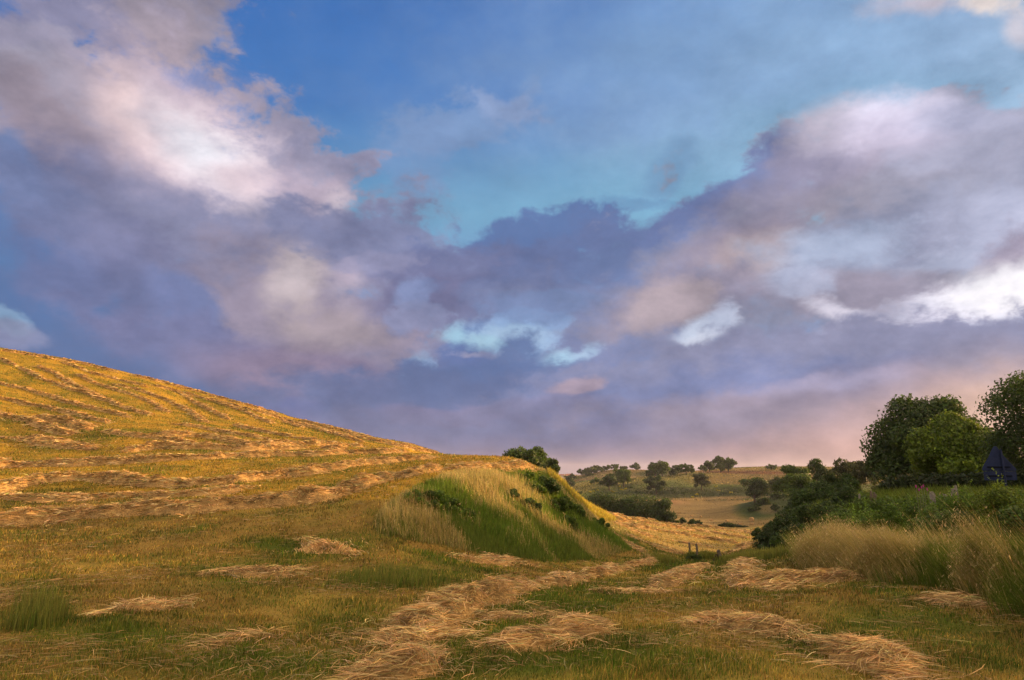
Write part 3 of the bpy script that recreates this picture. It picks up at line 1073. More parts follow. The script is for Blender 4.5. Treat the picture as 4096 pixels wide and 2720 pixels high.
def long_grass():
    cg = (np.array([.42, .33, .11]), np.array([.12, .165, .02]))
    # on the bank
    x, y = scatter(520000, 15, 66, -.30, .32)
    z = H(x, y)
    px, py = pix(x, y, z)
    m = bankmask(px, py, y)
    k = m > rng.uniform(.05, .9, len(x))
    x, y, px, py = x[k], y[k], px[k], py[k]
    # green swaths across the bank
    gsw = np.maximum.reduce([ell(px, py, 440, 498, 50, 14, 26, .5), ell(px, py, 490, 528, 60, 12, 22, .6), ell(px, py, 545, 494, 44, 8, 38, .6), ell(px, py, 600, 538, 34, 9, 16, .6),
                             ell(px, py, 530, 476, 26, 6, 12, .5), ell(px, py, 565, 525, 40, 8, 24, .6)])
    yel = ((px > 548) & (py - np.interp(px, [545, 562, 576, 590, 603, 640], [465, 478, 492, 504, 513, 540]) < 9) & (py < 522))  # spine strip where sunlight is put into the grass as yellow colour
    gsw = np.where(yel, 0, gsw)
    sel = rng.random(len(x)) < gsw
    tp = np.interp(px, [372, 400, 432, 462, 500, 545, 562, 576, 590, 603, 640], [515, 492, 474, 466, 464, 465, 478, 492, 504, 513, 540])
    bt = np.interp(px, [372, 440, 500, 560, 600, 632, 645], [534, 545, 557, 562, 559, 549, 540])
    hs = (.3 + .7 * sstep(py - tp, 4, 26)) * (.35 + .65 * sstep(bt - py, -2, 12)) * rng.uniform(.75, 1.15, len(px))
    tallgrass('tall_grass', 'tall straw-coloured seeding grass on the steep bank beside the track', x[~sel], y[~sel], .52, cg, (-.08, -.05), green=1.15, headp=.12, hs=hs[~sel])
    gg = (np.array([.13, .20, .020]), np.array([.065, .14, .010]))
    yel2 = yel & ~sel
    tallgrass('sun_tinted_grass', 'grass along the far spine of the bank, coloured yellow for the sunlight on it', np.concatenate([x[yel2], x[yel2] + .05]), np.concatenate([y[yel2], y[yel2] + .07]), .36,
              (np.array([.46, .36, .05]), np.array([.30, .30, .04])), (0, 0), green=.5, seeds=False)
    tallgrass('green_grass', 'lush green grass swaths running down the steep bank', x[sel], y[sel], .42, gg, (.1, -.1), seeds=False, green=.6, hs=hs[sel])
    # right-hand verge
    n = 190000
    u = rng.uniform(0, 1, n) ** .8
    px = 1150 - 372 * rng.random(n) ** .9
    front = np.interp(px, [770, 790, 830, 880, 930, 980, 1024, 1150], [21, 17.4, 14.6, 13.0, 11.0, 9.2, 7.8, 5.6])
    front = front * (1 + .10 * (fbm(px * .03, px * 0, 3, 99) - .5)) - rng.exponential(.25, n) * .6
    dep = np.interp(px, [770, 850, 930, 1024, 1150], [6, 3.6, 2.8, 2.1, 2])
    yy = front + u * dep
    x = (px - 512) / F * yy * 1.02
    ragged = .35 + .65 * sstep(u * dep, .0, 1.3)
    cl = fbm(x * 1.3, yy * 1.3, 3, 111) > rng.uniform(.22, .56, n)
    px, x, yy, ragged = px[cl], x[cl], yy[cl], ragged[cl]
    ragged = ragged * (.72 + .56 * fbm(px * .045, yy * .5, 3, 121))
    tall = 1.08 * np.interp(px, [770, 850, 950, 1024, 1150], [.66, .74, .80, .86, .86])
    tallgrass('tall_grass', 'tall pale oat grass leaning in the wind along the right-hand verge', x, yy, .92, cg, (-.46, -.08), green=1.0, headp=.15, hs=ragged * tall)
    # green growth on the slope between the oat grass and the hedge
    l = rng.uniform(math.log(16.5), math.log(48), 70000)
    yy = np.exp(l)
    px = rng.uniform(780, 1040, len(yy))
    ok = (px > np.interp(yy, [16, 20, 26, 34, 48], [860, 815, 795, 790, 800]))
    yy, px = yy[ok], px[ok]
    x = (px - 512) / F * yy * 1.02
    tallgrass('green_grass', 'bright green growth on the slope behind the oat grass', x, yy, .50, (np.array([.13, .17, .02]), np.array([.08, .14, .012])), (-.2, 0), seeds=False, green=.6)
    # lush fringe under the hedge and around the posts
    xs, ys = [], []
    for (cx, cy, r, k) in [(705, 558, 9, 5000), (693, 558, 5, 3500), (722, 561, 5, 3500), (745, 562, 16, 9000), (765, 560, 18, 9000), (660, 561, 12, 2500), (42, 618, 22, 620), (25, 628, 24, 380), (390, 583, 50, 1500)]:
        q = rng.normal(0, 1, (k, 2)) * np.array([r * .5, r * .12])
        gx, gy = ground(np.array([cx]), np.array([cy]))
        if np.isnan(gy[0]):
            continue
        s = gy[0] / F
        xs.append(gx[0] + q[:, 0] * s)
        ys.append(gy[0] + q[:, 1] * s * 4)
    x, y = np.concatenate(xs), np.concatenate(ys)
    gg = (np.array([.20, .20, .035]), np.array([.085, .14, .012]))
    tallgrass('green_grass', 'uncut green grass tufts around the posts and in the turf', x, y, .28, gg, (.05, 0), seeds=False, green=.5)


def far_tussocks():
    B = Bag()
    l = rng.uniform(math.log(150), math.log(760), 90000)
    y = np.exp(l)
    x = rng.uniform(.02, .62, len(y)) * y
    z = H(x, y)
    c, g = cover(x, y, z)
    px, py = pix(x, y, z)
    fl = (py > 501) & (y < 350)
    k = ~fl | (rng.random(len(x)) < .25)
    x, y, z, c, fl = x[k], y[k], z[k], c[k], fl[k]
    n = len(x)
    v = np.exp(rng.normal(0, .45, n) + 1.6 * (fbm(x * .10, y * .10, 3, 77) - .5))[:, None]
    h = np.where(fl, .12, .45) * rng.uniform(.5, 1.5, n)
    B.add(blades(x, y, z, h, .0011 * y * rng.uniform(.6, 1.4, n), np.clip(c * v * 1.1, 0, .5), spread=.5))
    tag(B.build('rough_grass', M_GRASS), 'rough tussocky grass on the far slopes and stubble of the valley field', 'grass', kind='stuff')


def smooth_line(pts, step):
    pts = np.array(pts, float)
    d = np.concatenate([[0], np.cumsum(np.hypot(*np.diff(pts, axis=0).T))])
    n = max(4, int(d[-1] / step))
    t = np.linspace(0, d[-1], n)
    x, y = np.interp(t, d, pts[:, 0]), np.interp(t, d, pts[:, 1])
    for _ in range(3):
        x[1:-1] = (x[:-2] + 2 * x[1:-1] + x[2:]) / 4
        y[1:-1] = (y[:-2] + 2 * y[1:-1] + y[2:]) / 4
    return x, y


_seed = [0]


def windrow(line, width, height, label, group=None, cat='hay row', name='hay_row', broken=0.0, dens=1.0, wild=.45, thin=0.0, combed=None, world=False):
    _seed[0] += 1
    sd_ = _seed[0]
    if not world:
        lp = np.array(line, float)
        # refine in the picture, then drop on the ground
        d = np.concatenate([[0], np.cumsum(np.hypot(*np.diff(lp, axis=0).T))])
        t = np.linspace(0, d[-1], max(3, int(d[-1] / 8)))
        gx, gy = ground(np.interp(t, d, lp[:, 0]), np.interp(t, d, lp[:, 1]))
        ok = ~np.isnan(gy)
        gx, gy = gx[ok], gy[ok]
        # drop sudden jumps in distance
        keep = [0]
        for i in range(1, len(gy)):
            if abs(gy[i] - gy[keep[-1]]) < .35 * gy[keep[-1]] + 2:
                keep.append(i)
        gx, gy = gx[keep], gy[keep]
    else:
        gx, gy = np.array(line, float).T
    if len(gx) < 2:
        print('no ground for', label)
        return None
    dist = float(np.mean(np.hypot(gx, gy)))
    x, y = smooth_line(np.stack([gx, gy], 1), max(.06, width * (.07 if dist < 35 else .14)))
    n = len(x)
    tx, ty = np.gradient(x), np.gradient(y)
    l = np.hypot(tx, ty) + 1e-9
    tx, ty = tx / l, ty / l
    s = np.concatenate([[0], np.cumsum(np.hypot(np.diff(x), np.diff(y)))])
    height = height * (.72 if dist < 15 else 1.0)
    wob = (fbm(s / (width * 2.2), s * 0 + sd_, 3, 7 + sd_) - .5) * width * .9
    x, y = x - ty * wob, y + tx * wob
    ends = sstep(s, 0, width * 1.2) * sstep(s[-1] - s, 0, width * 1.2)
    wv = width * (.25 + 1.45 * fbm(s / (width * .9), s * 0 + 3.3 * sd_, 4, 11)) * (.35 + .65 * ends)
    amp = 1.35 if dist < 17 else .6
    hv = height * (1.0 - amp * .5 + amp * fbm(s / (width * 1.1), s * 0 + 5.1 * sd_, 3, 13)) * ends
    if broken:
        m = sstep(fbm(s / (width * 2.6), s * 0 + 7.7 * sd_, 2, 17), broken - .1, broken + .1)
        hv, wv = hv * m, wv * (.25 + .75 * m)
    K = 17 if dist < 35 else 9
    q = np.linspace(-1, 1, K)
    X = x[:, None] - ty[:, None] * q * wv[:, None] * .5
    Y = y[:, None] + tx[:, None] * q * wv[:, None] * .5
    prof = np.clip(1 - np.abs(q) ** 2.4, 0, 1)

    def lumps(a, b):
        u = fbm(a / (width * .55), b / (width * .55), 2, 19 + sd_)
        v = fbm(a / (width * .20), b / (width * .20), 2, 49 + sd_)
        if dist > 17:
            return np.clip(.75 + .9 * (u - .5) + .5 * (v - .5), .3, 1.4)
        return np.clip(.32 + 1.6 * np.clip(u - .22, 0, 1) ** 1.1 + .8 * (v - .5), .10, 2)
    lump = lumps(X, Y)
    Z0 = H(X, Y)
    Z = Z0 + hv[:, None] * prof * lump - .02 * (1 - prof)
    thinm = (hv[:, None] * prof > .012)
    Z = np.where(prof < .01, Z0 - .03, Z)
    idx = np.arange(n * K).reshape(n, K)
    f = np.stack([idx[:-1, :-1], idx[:-1, 1:], idx[1:, 1:], idx[1:, :-1]], -1).reshape(-1, 4)
    v = np.stack([X.ravel(), Y.ravel(), Z.ravel()], 1)
    tri = np.concatenate([f[:, [0, 1, 2]], f[:, [0, 2, 3]]])
    base = np.array([.46, .29, .105]) * (.45 + 1.0 * fbm(X.ravel() / (width * .22), Y.ravel() / (width * .22), 3, 33 + sd_))[:, None]
    B = Bag()
    B.add((v, tri, base))
    # straws on the heap
    area = float(np.sum(np.hypot(np.diff(x), np.diff(y)) * wv[:-1]))
    sw = max(.0034, .00070 * dist)
    m = int(min(area * dens * (3.2 if dist < 15 else 1.9) / (sw * .30), 60000))
    pr = hv + .15 * height
    i = rng.choice(n, m, p=pr / pr.sum())
    qq = np.clip(np.where(rng.random(m) < .82, rng.normal(0, .44, m), rng.normal(0, .95, m)), -2.2, 2.2)
    ii = np.clip(i + rng.uniform(-.5, .5, m), 0, n - 1.001)
    i0 = ii.astype(int)
    fr = ii - i0
    i1 = np.minimum(i0 + 1, n - 1)
    bx, by = x[i0] * (1 - fr) + x[i1] * fr, y[i0] * (1 - fr) + y[i1] * fr
    wq, hq = wv[i0], hv[i0]
    PX = bx - ty[i0] * qq * wq * .5
    PY = by + tx[i0] * qq * wq * .5
    pq = np.clip(1 - np.abs(qq) ** 2.4, 0, 1)
    lq = lumps(PX, PY)
    PZ = H(PX, PY) + hq * pq * lq + rng.uniform(.01, .055, m) * (1 + dist * .015)
    ang = np.arctan2(ty[i0], tx[i0])
    if combed is None:
        swirl = (fbm(PX / (width * .45), PY / (width * .45), 3, 29 + sd_) - .5) * 7.0
    else:
        ang = np.full(m, combed)
        swirl = (fbm(PX / (width * .9), PY / (width * .9), 2, 29 + sd_) - .5) * 1.2
    ang = ang + swirl + rng.normal(0, wild, m)
    slope = rng.normal(0, .17, m)
    T = np.stack([np.cos(ang), np.sin(ang), slope], 1)
    T /= np.linalg.norm(T, axis=1)[:, None]
    L = (.07 + .27 * rng.random(m) ** 1.8) * (1 + .012 * dist) * (1 - .35 * thin)
    hc = haycol(m)
    patch = (.30 + 1.30 * fbm(PX / (width * .22), PY / (width * .22), 3, 33 + sd_))[:, None]
    B.add(strands(np.stack([PX, PY, PZ], 1), T, L, np.full(m, sw) * rng.uniform(.7, 1.4, m), hc * patch, arch=.05))
    o = B.build(name, M_HAY, second=(M_HAYBASE, len(tri)))
    tag(o, label, cat, group)
    return o


def hay():
    g1 = 'hay rows across the left field'
    windrow([(-40, 530), (0, 525), (80, 519), (160, 514), (250, 507), (320, 500), (365, 488), (410, 477), (440, 469.5)], 1.15, .34,
            'longest and nearest hay row on the left, sweeping from edge to bank top', g1, dens=1.1)
    windrow([(442, 470), (480, 467.2), (515, 467), (545, 469)], 1.2, .16, 'hay row along the very top edge of the grassy bank', g1)
    windrow([(-40, 494), (0, 490), (40, 482), (85, 480), (150, 486), (200, 486), (260, 479), (330, 470), (400, 461), (440, 458)], 1.15, .32,
            'second long hay row on the left field, just above the nearest one', g1)
    windrow([(-40, 500), (0, 499), (60, 500), (130, 497), (200, 494), (255, 487)], 1.1, .16, 'thin hay strip just below the second long hay row on the left', g1, broken=.4)
    windrow([(-40, 469), (0, 466), (70, 465), (150, 462), (230, 458), (300, 455.5), (370, 454), (420, 453)], 1.15, .30,
            'third long hay row up the left field, nearly level across the slope', g1)
    windrow([(125, 453), (150, 447), (185, 449), (240, 450), (300, 449), (350, 449.5)], 1.4, .36, 'lumpy hay row in the middle of the left slope above the level rows', g1, broken=.38)
    windrow([(150, 434), (200, 437), (260, 446), (300, 445), (360, 447)], 1.4, .36, 'hay row bending rightward in mid slope, upper edge of the level rows', g1, broken=.35)
    windrow([(0, 438), (35, 440), (70, 446), (95, 450)], 2.2, .35, 'broad flattened hay swath at mid slope near the left edge', g1)
    windrow([(-20, 408), (0, 415), (26, 421), (50, 429), (70, 436)], 1.3, .35, 'short hay row at the left edge above the broad flattened swath', g1)
    windrow([(30, 416), (50, 419), (75, 425), (95, 431)], 1.4, .4, 'dark shadowed hay row just right of the left-edge row at mid slope', g1)
    gh = 'hay rows high on the sunlit hill'
    hillrows = [
        ([(-30, 374), (0, 384), (22, 389), (45, 396), (70, 404), (104, 412), (130, 418)], 'hay row from the left edge, lowest of the slanting rows on the hill'),
        ([(-20, 396), (0, 399), (48, 409), (80, 416), (110, 424)], 'hay row slanting from the left edge into mid slope'),
        ([(0, 358), (20, 368), (39, 378), (60, 386), (84, 394), (110, 400)], 'hay row slanting down from the skyline at the far left edge'),
        ([(38, 366), (59, 376), (78, 387), (102, 400), (124, 408), (150, 416)], 'long lumpy hay row, second slanting row from the left edge of the skyline'),
        ([(76, 374), (102, 387), (125, 393), (150, 402), (165, 412)], 'hay row slanting between the second and third clumps from the left'),
        ([(110, 384), (140, 391), (165, 400), (189, 412), (206, 423)], 'heavy hay row with a thick lower end left of the hill centre'),
        ([(60, 362), (100, 376), (130, 383), (150, 388)], 'thin hay row hugging the skyline above the left slope'),
        ([(150, 385), (175, 391), (202, 406), (228, 420)], 'hay row slanting down at the centre of the hill, ending in a thick tail'),
        ([(180, 392), (215, 402), (250, 414), (272, 424)], 'hay row right of the thick-tailed row, half way along the skyline'),
        ([(205, 398), (240, 407), (275, 417), (300, 428)], 'slim hay row under the skyline in the middle of the crest'),
        ([(240, 407), (270, 415), (305, 425), (330, 434)], 'hay row slanting below the right half of the skyline'),
        ([(265, 414), (300, 424), (335, 434), (365, 443)], 'hay row close under the skyline on the right half of the hill'),
        ([(300, 424), (335, 433), (370, 441), (400, 447)], 'hay row below the falling skyline, left of the small trees'),
        ([(345, 434), (385, 443), (425, 451), (455, 456)], 'last slanting hay row on the crest before the small trees'),
        ([(170, 424), (200, 428), (235, 435), (270, 440)], 'short hay row low on the hill where the slanting rows end'),
        ([(100, 432), (135, 436), (170, 441), (200, 445)], 'faint broken hay row between slanting and level rows'),
        ([(230, 425), (262, 432), (300, 439), (330, 444)], 'faint hay row below the crest rows right of centre'),
        ([(0, 350.5), (40, 357), (80, 363.5), (120, 373)], 'hay row along the skyline itself at the far left'),
        ([(130, 375), (180, 387), (230, 401), (280, 414.5)], 'hay row along the skyline itself over the middle of the hill'),
        ([(300, 420.5), (350, 433), (400, 445.5), (440, 454)], 'hay row along the skyline itself over the right half of the hill'),
    ]
    for l, lab in hillrows:
        windrow(l, .95, .24, lab, gh, broken=.22, dens=.9, wild=.35)
    # heaps and rows in front
    gf = 'hay rows and heaps in the foreground'
    windrow([(335, 690), (372, 676), (408, 664), (428, 652)], .8, .20, 'hay heap cut by the bottom edge, left of the picture centre', gf, 'hay heap', 'hay_heap')
    windrow([(405, 650), (418, 632), (436, 614), (470, 601), (500, 593), (530, 587)], .9, .28, 'big thick hay row curving from lower centre up the track', gf)
    windrow([(530, 587), (570, 583), (610, 573), (645, 564), (660, 557)], .62, .18, 'hay row continuing up the left side of the track towards the posts', gf, broken=.25)
    windrow([(480, 656), (515, 652), (550, 645), (575, 634), (596, 628)], .75, .20, 'tangled hay heap at the bottom centre on green turf', gf, 'hay heap', 'hay_heap')
    windrow([(470, 614), (505, 622), (560, 618), (600, 622)], .6, .05, 'thin wisps of straw on turf above the bottom-centre heap', gf, 'straw wisp', 'straw_wisp', dens=.45)
    windrow([(672, 624), (710, 620), (752, 624), (785, 634), (808, 644)], .65, .15, 'matted hay row lying across the lower right turf', gf, dens=.9)
    windrow([(800, 640), (830, 645), (858, 655), (890, 672), (905, 690)], 1.0, .24, 'large hay heap at the lower right, cut by the bottom edge', gf, 'hay heap', 'hay_heap')
    windrow([(752, 592), (790, 582), (835, 577), (880, 577), (905, 580)], 1.1, .10, 'flat combed swath of hay in front of the tall right-hand grass', gf, 'hay swath', 'hay_swath', combed=.35, wild=.16, dens=1.2)
    windrow([(905, 600), (950, 598), (1000, 606), (1040, 614)], .7, .08, 'thin brown straw strewn at the foot of the oat grass on the right', gf, 'straw wisp', 'straw_wisp', dens=.5, combed=2.9)
    windrow([(70, 617), (110, 612), (150, 606), (185, 600)], .8, .10, 'loose hay tangle in the left foreground beside the green tuft', gf, 'hay heap', 'hay_heap', dens=.6, wild=.6)
    windrow([(205, 577), (235, 573), (270, 574), (300, 570)], .9, .10, 'flattened hay tangle in the middle of the left foreground', gf, 'hay heap', 'hay_heap', dens=.6)
    windrow([(312, 538), (335, 545), (362, 556)], 1.3, .12, 'small combed tongue of hay below the left end of the bank', gf, 'hay swath', 'hay_swath', combed=-.9, wild=.2, dens=.8)
    windrow([(385, 632), (440, 640), (480, 638)], .7, .05, 'pale straw wisps left of the green strip at lower centre', gf, 'straw wisp', 'straw_wisp', dens=.45)
    windrow([(190, 650), (240, 640), (290, 636)], .7, .05, 'pale straw wisps near the bottom left on dull turf', gf, 'straw wisp', 'straw_wisp', dens=.35)
    windrow([(345, 655), (395, 644), (430, 634)], .6, .05, 'straw wisps just left of the big thick hay row', gf, 'straw wisp', 'straw_wisp', dens=.3)
    windrow([(430, 553), (480, 563), (540, 567)], .7, .08, 'thin hay strip along the foot of the grassy bank', gf, 'hay swath', 'hay_swath', dens=.5, broken=.4)
    windrow([(478, 557), (510, 560), (530, 566)], .6, .08, 'small lit hay patch under the bank foot', gf, 'hay swath', 'hay_swath', dens=.5)
    windrow([(645, 590), (662, 583), (685, 574), (702, 570)], .8, .18, 'hay heap in the middle of the track', gf, 'hay heap', 'hay_heap')
    windrow([(742, 590), (738, 578), (744, 568), (752, 560)], .8, .20, 'hay row climbing the right side of the track', gf)
    windrow([(590, 593), (640, 592), (665, 594)], .6, .05, 'short straw strip on the green track', gf, 'straw wisp', 'straw_wisp', dens=.4)
    gl = 'hay rows in the golden lower field'
    low = [
        ([(607, 514.5), (650, 520), (700, 526.5), (757, 534)], 'hay row along the far edge of the golden lower field'),
        ([(610, 518), (650, 524), (700, 531), (752, 539)], 'second hay row from the far edge of the golden lower field'),
        ([(614, 522), (650, 529.5), (700, 538), (745, 545)], 'third hay row from the far edge of the golden lower field'),
        ([(617, 526.5), (645, 535), (680, 543), (720, 548)], 'fourth hay row across the golden lower field'),
        ([(612, 529), (632, 538), (655, 547), (678, 552)], 'fifth hay row of the golden lower field, above the two posts'),
        ([(606, 530), (618, 540), (632, 549), (650, 556)], 'hay row descending beside the end of the bank to the track'),
        ([(728, 554), (745, 548), (757, 541)], 'hay row at the right end of the lower field beside the dark hedge'),
    ]
    for l, lab in low:
        windrow(l, 1.5, .20, lab, gl, broken=.38, dens=.7)


meadow()
long_grass()
far_tussocks()
hay()


# ------------------------------------------------------------------ trees, bushes and hedges
def leafcloud(P, Nn, s, col, B):
    """one small leaf cluster (a bent pair of triangles) at each point"""
    n = len(P)
    a = rng.normal(0, 1, (n, 3))
    Nn = Nn + rng.normal(0, .55, (n, 3))
    Nn /= np.linalg.norm(Nn, axis=1)[:, None]
    t = np.cross(Nn, a)
    t /= np.linalg.norm(t, axis=1)[:, None] + 1e-9
    b = np.cross(Nn, t)
    s = s[:, None]
    V = np.empty((n, 5, 3))
    V[:, 0] = P - t * s
    V[:, 1] = P - b * s * .55 + Nn * s * .12
    V[:, 2] = P + t * s * 1.05
    V[:, 3] = P + b * s * .55 + Nn * s * .12
    V[:, 4] = P + t * s * .2 + b * s * 1.0
    f = np.array([[0, 1, 2], [0, 2, 3], [3, 2, 4]])
    Fc = (np.arange(n) * 5)[:, None, None] + f[None]
    B.add((V.reshape(-1, 3), Fc.reshape(-1, 3), np.repeat(col[:, None, :], 5, 1).reshape(-1, 3)))


def tube(pts, rad, k=7):
    """a tapering limb along points"""
    pts = np.array(pts, float)
    n = len(pts)
    rad = np.interp(np.linspace(0, 1, n), np.linspace(0, 1, len(rad)), rad)
    T = np.gradient(pts, axis=0)
    T /= np.linalg.norm(T, axis=1)[:, None] + 1e-9
    ref = np.where(np.abs(T[:, 2:3]) > .9, np.array([[1., 0, 0]]), np.array([[0, 0, 1.]]))
    a = np.cross(T, ref)
    a /= np.linalg.norm(a, axis=1)[:, None] + 1e-9
    b = np.cross(T, a)
    th = np.linspace(0, 2 * math.pi, k, endpoint=False)
    R = a[:, None] * np.cos(th)[None, :, None] + b[:, None] * np.sin(th)[None, :, None]
    V = pts[:, None] + R * rad[:, None, None]
    idx = np.arange(n * k).reshape(n, k)
    nx = np.roll(idx, -1, 1)
    q = np.stack([idx[:-1], nx[:-1], nx[1:], idx[1:]], -1).reshape(-1, 4)
    f = np.concatenate([q[:, [0, 1, 2]], q[:, [0, 2, 3]]])
    cap = np.array([[idx[-1, 0], idx[-1, i], idx[-1, i + 1]] for i in range(1, k - 1)])
    return V.reshape(-1, 3), np.concatenate([f, cap]), np.ones((n * k, 3)) * .5


TREEG = np.array([.050, .075, .014])


def crown_points(r, cx, cz, rx, ry, rz, lobes, n, skirt=False, flat=.85):
    """leaf positions on the skins of many overlapping clumps"""
    c = []
    tries = 0
    while len(c) < lobes and tries < 5000:
        tries += 1
        p = r.normal(0, 1, 3)
        p /= np.linalg.norm(p)
        q = r.uniform(.35, .90)
        if p[2] < -.88:
            continue
        if skirt:
            z_ = r.uniform(-1, .98)
            hh = math.hypot(p[0], p[1]) + 1e-6
            t_ = max(0.0, (z_ + .55) / 1.55)
            w_ = math.sqrt(max(0.0, 1 - t_ * t_))
            p = np.array([p[0] / hh * w_, p[1] / hh * w_, z_])
            q = r.uniform(.55, .90)
        c.append([p[0] * q * rx, p[1] * q * ry, p[2] * q * rz, r.uniform(.20, .40)])
    c = np.array(c)
    k = r.integers(0, len(c), n)
    d = r.normal(0, 1, (n, 3))
    d[:, 2] += .25
    d /= np.linalg.norm(d, axis=1)[:, None]
    rr = r.uniform(.55, 1.05, n) ** .6
    size = c[k, 3] * min(rx, rz)
    P = c[k, :3] + d * (size * rr)[:, None] * np.array([1.15, 1.15, flat])
    P += (r.normal(0, .045, (n, 3))) * min(rx, rz)
    shade = np.exp(r.normal(0, .16, len(c)))[k]
    P[:, 0] += cx
    P[:, 2] += cz
    return P, d, shade, c


def tree(px, top, base, wpx, y, label, seed, cat='tree', name='tree', col=TREEG, lobes=34, leaf=.0, n=0, group=None, trunk=.22, z0=None, skirt=False, crown_low=.16, depth=1.0, sparse=1.0):
    r = np.random.default_rng(seed)
    a, _ = ray(px, (2 * top + base) / 3)
    x = float(a) * y
    zt = EYE + float(ray(px, top)[1]) * y
    zg = float(H(np.array([x]), np.array([y]))[0]) if z0 is None else z0
    hgt = zt - zg
    if hgt < 1.0:
        print('short tree', label, round(hgt, 2))
        hgt = 1.0
    rx = wpx / F * y * .5
    root = empty(name, (x, y, zg))
    tag(root, label, cat, group)
    lowz = hgt * crown_low
    cz, rz = (hgt + lowz) / 2, (hgt - lowz) / 2
    ls = leaf or max(.05, y * .00125)
    n = n or int(min(42000, max(900, 5.5 * sparse * rx * rz * 4 / (ls * ls))))
    P, d, sh, lob = crown_points(r, 0, cz, rx * .98, rx * .9 * depth, rz * .98, lobes, n, skirt)
    P[:, 2] = np.maximum(P[:, 2], lowz * .6 + r.uniform(0, .3, n))
    cc = np.array(col) * (sh * np.exp(r.normal(0, .22, n)))[:, None] * (1 + r.normal(0, .05, (n, 3)))
    # tips of shoots are a paler green
    tp = (r.random(n) < .12)[:, None]
    cc = np.where(tp, cc * np.array([1.6, 1.5, 1.3]), cc)
    B = Bag()
    leafcloud(P, d, ls * r.uniform(.6, 1.35, n), cc, B)
    B.build('crown', M_LEAF, root)
    T = Bag()
    tr = max(.05, hgt * .032)
    lean = r.normal(0, .05, 2) * hgt
    tp_ = np.array([lean[0], lean[1], hgt * .62])
    T.add(tube([[0, 0, -.3], [lean[0] * .1, 0, hgt * trunk], [lean[0] * .6, lean[1] * .5, hgt * .4], tp_], [tr * 1.35, tr, tr * .7, tr * .3]))
    for i in r.choice(len(lob), min(9, len(lob)), replace=False):
        q = lob[i, :3] + np.array([0, 0, cz])
        s = r.uniform(.2, .5)
        st = np.array([lean[0] * s, lean[1] * s, hgt * (trunk * .8 + s * .4)])
        mid = (st + q) / 2 + np.array([0, 0, -.04 * hgt])
        T.add(tube([st, mid, q], [tr * .5, tr * .3, tr * .1], 5))
    T.build('trunk', M_BARK, root, smooth=True)
    return root


def bush(px, top, base, wpx, y, label, seed, cat='bush', name='bush', col=TREEG, lobes=22, leaf=0, n=0, group=None, depth=1.0, dens=1.0, shoots=0, z0=None):
    r = np.random.default_rng(seed)
    a, _ = ray(px, (top + base) / 2)
    x = float(a) * y
    zt = EYE + float(ray(px, top)[1]) * y
    zb = EYE + float(ray(px, base)[1]) * y
    zg = float(H(np.array([x]), np.array([y]))[0])
    zb = min(zb, zg) if z0 is None else z0
    hgt = max(zt - zb, .4)
    rx = wpx / F * y * .5
    ls = leaf or max(.022, y * .0012)
    n = n or int(min(40000, max(500, 5.0 * dens * rx * hgt * 2.4 / (ls * ls))))
    P, d, sh, lob = crown_points(r, 0, hgt * .42, rx, rx * .8 * depth, hgt * .56, lobes, n)
    P[:, 2] = np.abs(P[:, 2]) + .0
    gx, gy = x + P[:, 0], y + P[:, 1]
    zl = H(gx, gy) - zb
    P[:, 2] = np.maximum(P[:, 2], zl + r.uniform(0, .12, n) * hgt)
    cc = np.array(col) * (sh * np.exp(r.normal(0, .25, n)))[:, None] * (1 + r.normal(0, .06, (n, 3)))
    tp = (r.random(n) < .14)[:, None]
    cc = np.where(tp, cc * np.array([1.7, 1.6, 1.3]), cc)
    B = Bag()
    leafcloud(P, d, ls * r.uniform(.6, 1.35, n), cc, B)
    for i in range(shoots):
        an = r.uniform(0, 2 * math.pi)
        rr = r.uniform(.1, .8)
        b0 = np.array([math.cos(an) * rx * rr, math.sin(an) * rx * .6 * rr, hgt * r.uniform(.55, .85)])
        L = hgt * r.uniform(.2, .42)
        dr = np.array([r.normal(0, .35), r.normal(0, .35), 1.0])
        m = 26
        t = np.linspace(0, 1, m)[:, None]
        pp = b0 + dr * L * t + r.normal(0, .035, (m, 3)) * (1.2 - t)
        leafcloud(pp, np.tile(dr, (m, 1)), ls * r.uniform(.7, 1.2, m), np.tile(np.array(col) * 1.7, (m, 1)) * np.exp(r.normal(0, .2, m))[:, None], B)
    o = B.build(name, M_LEAF)
    o.location = (x, y, zb)
    return tag(o, label, cat, group)


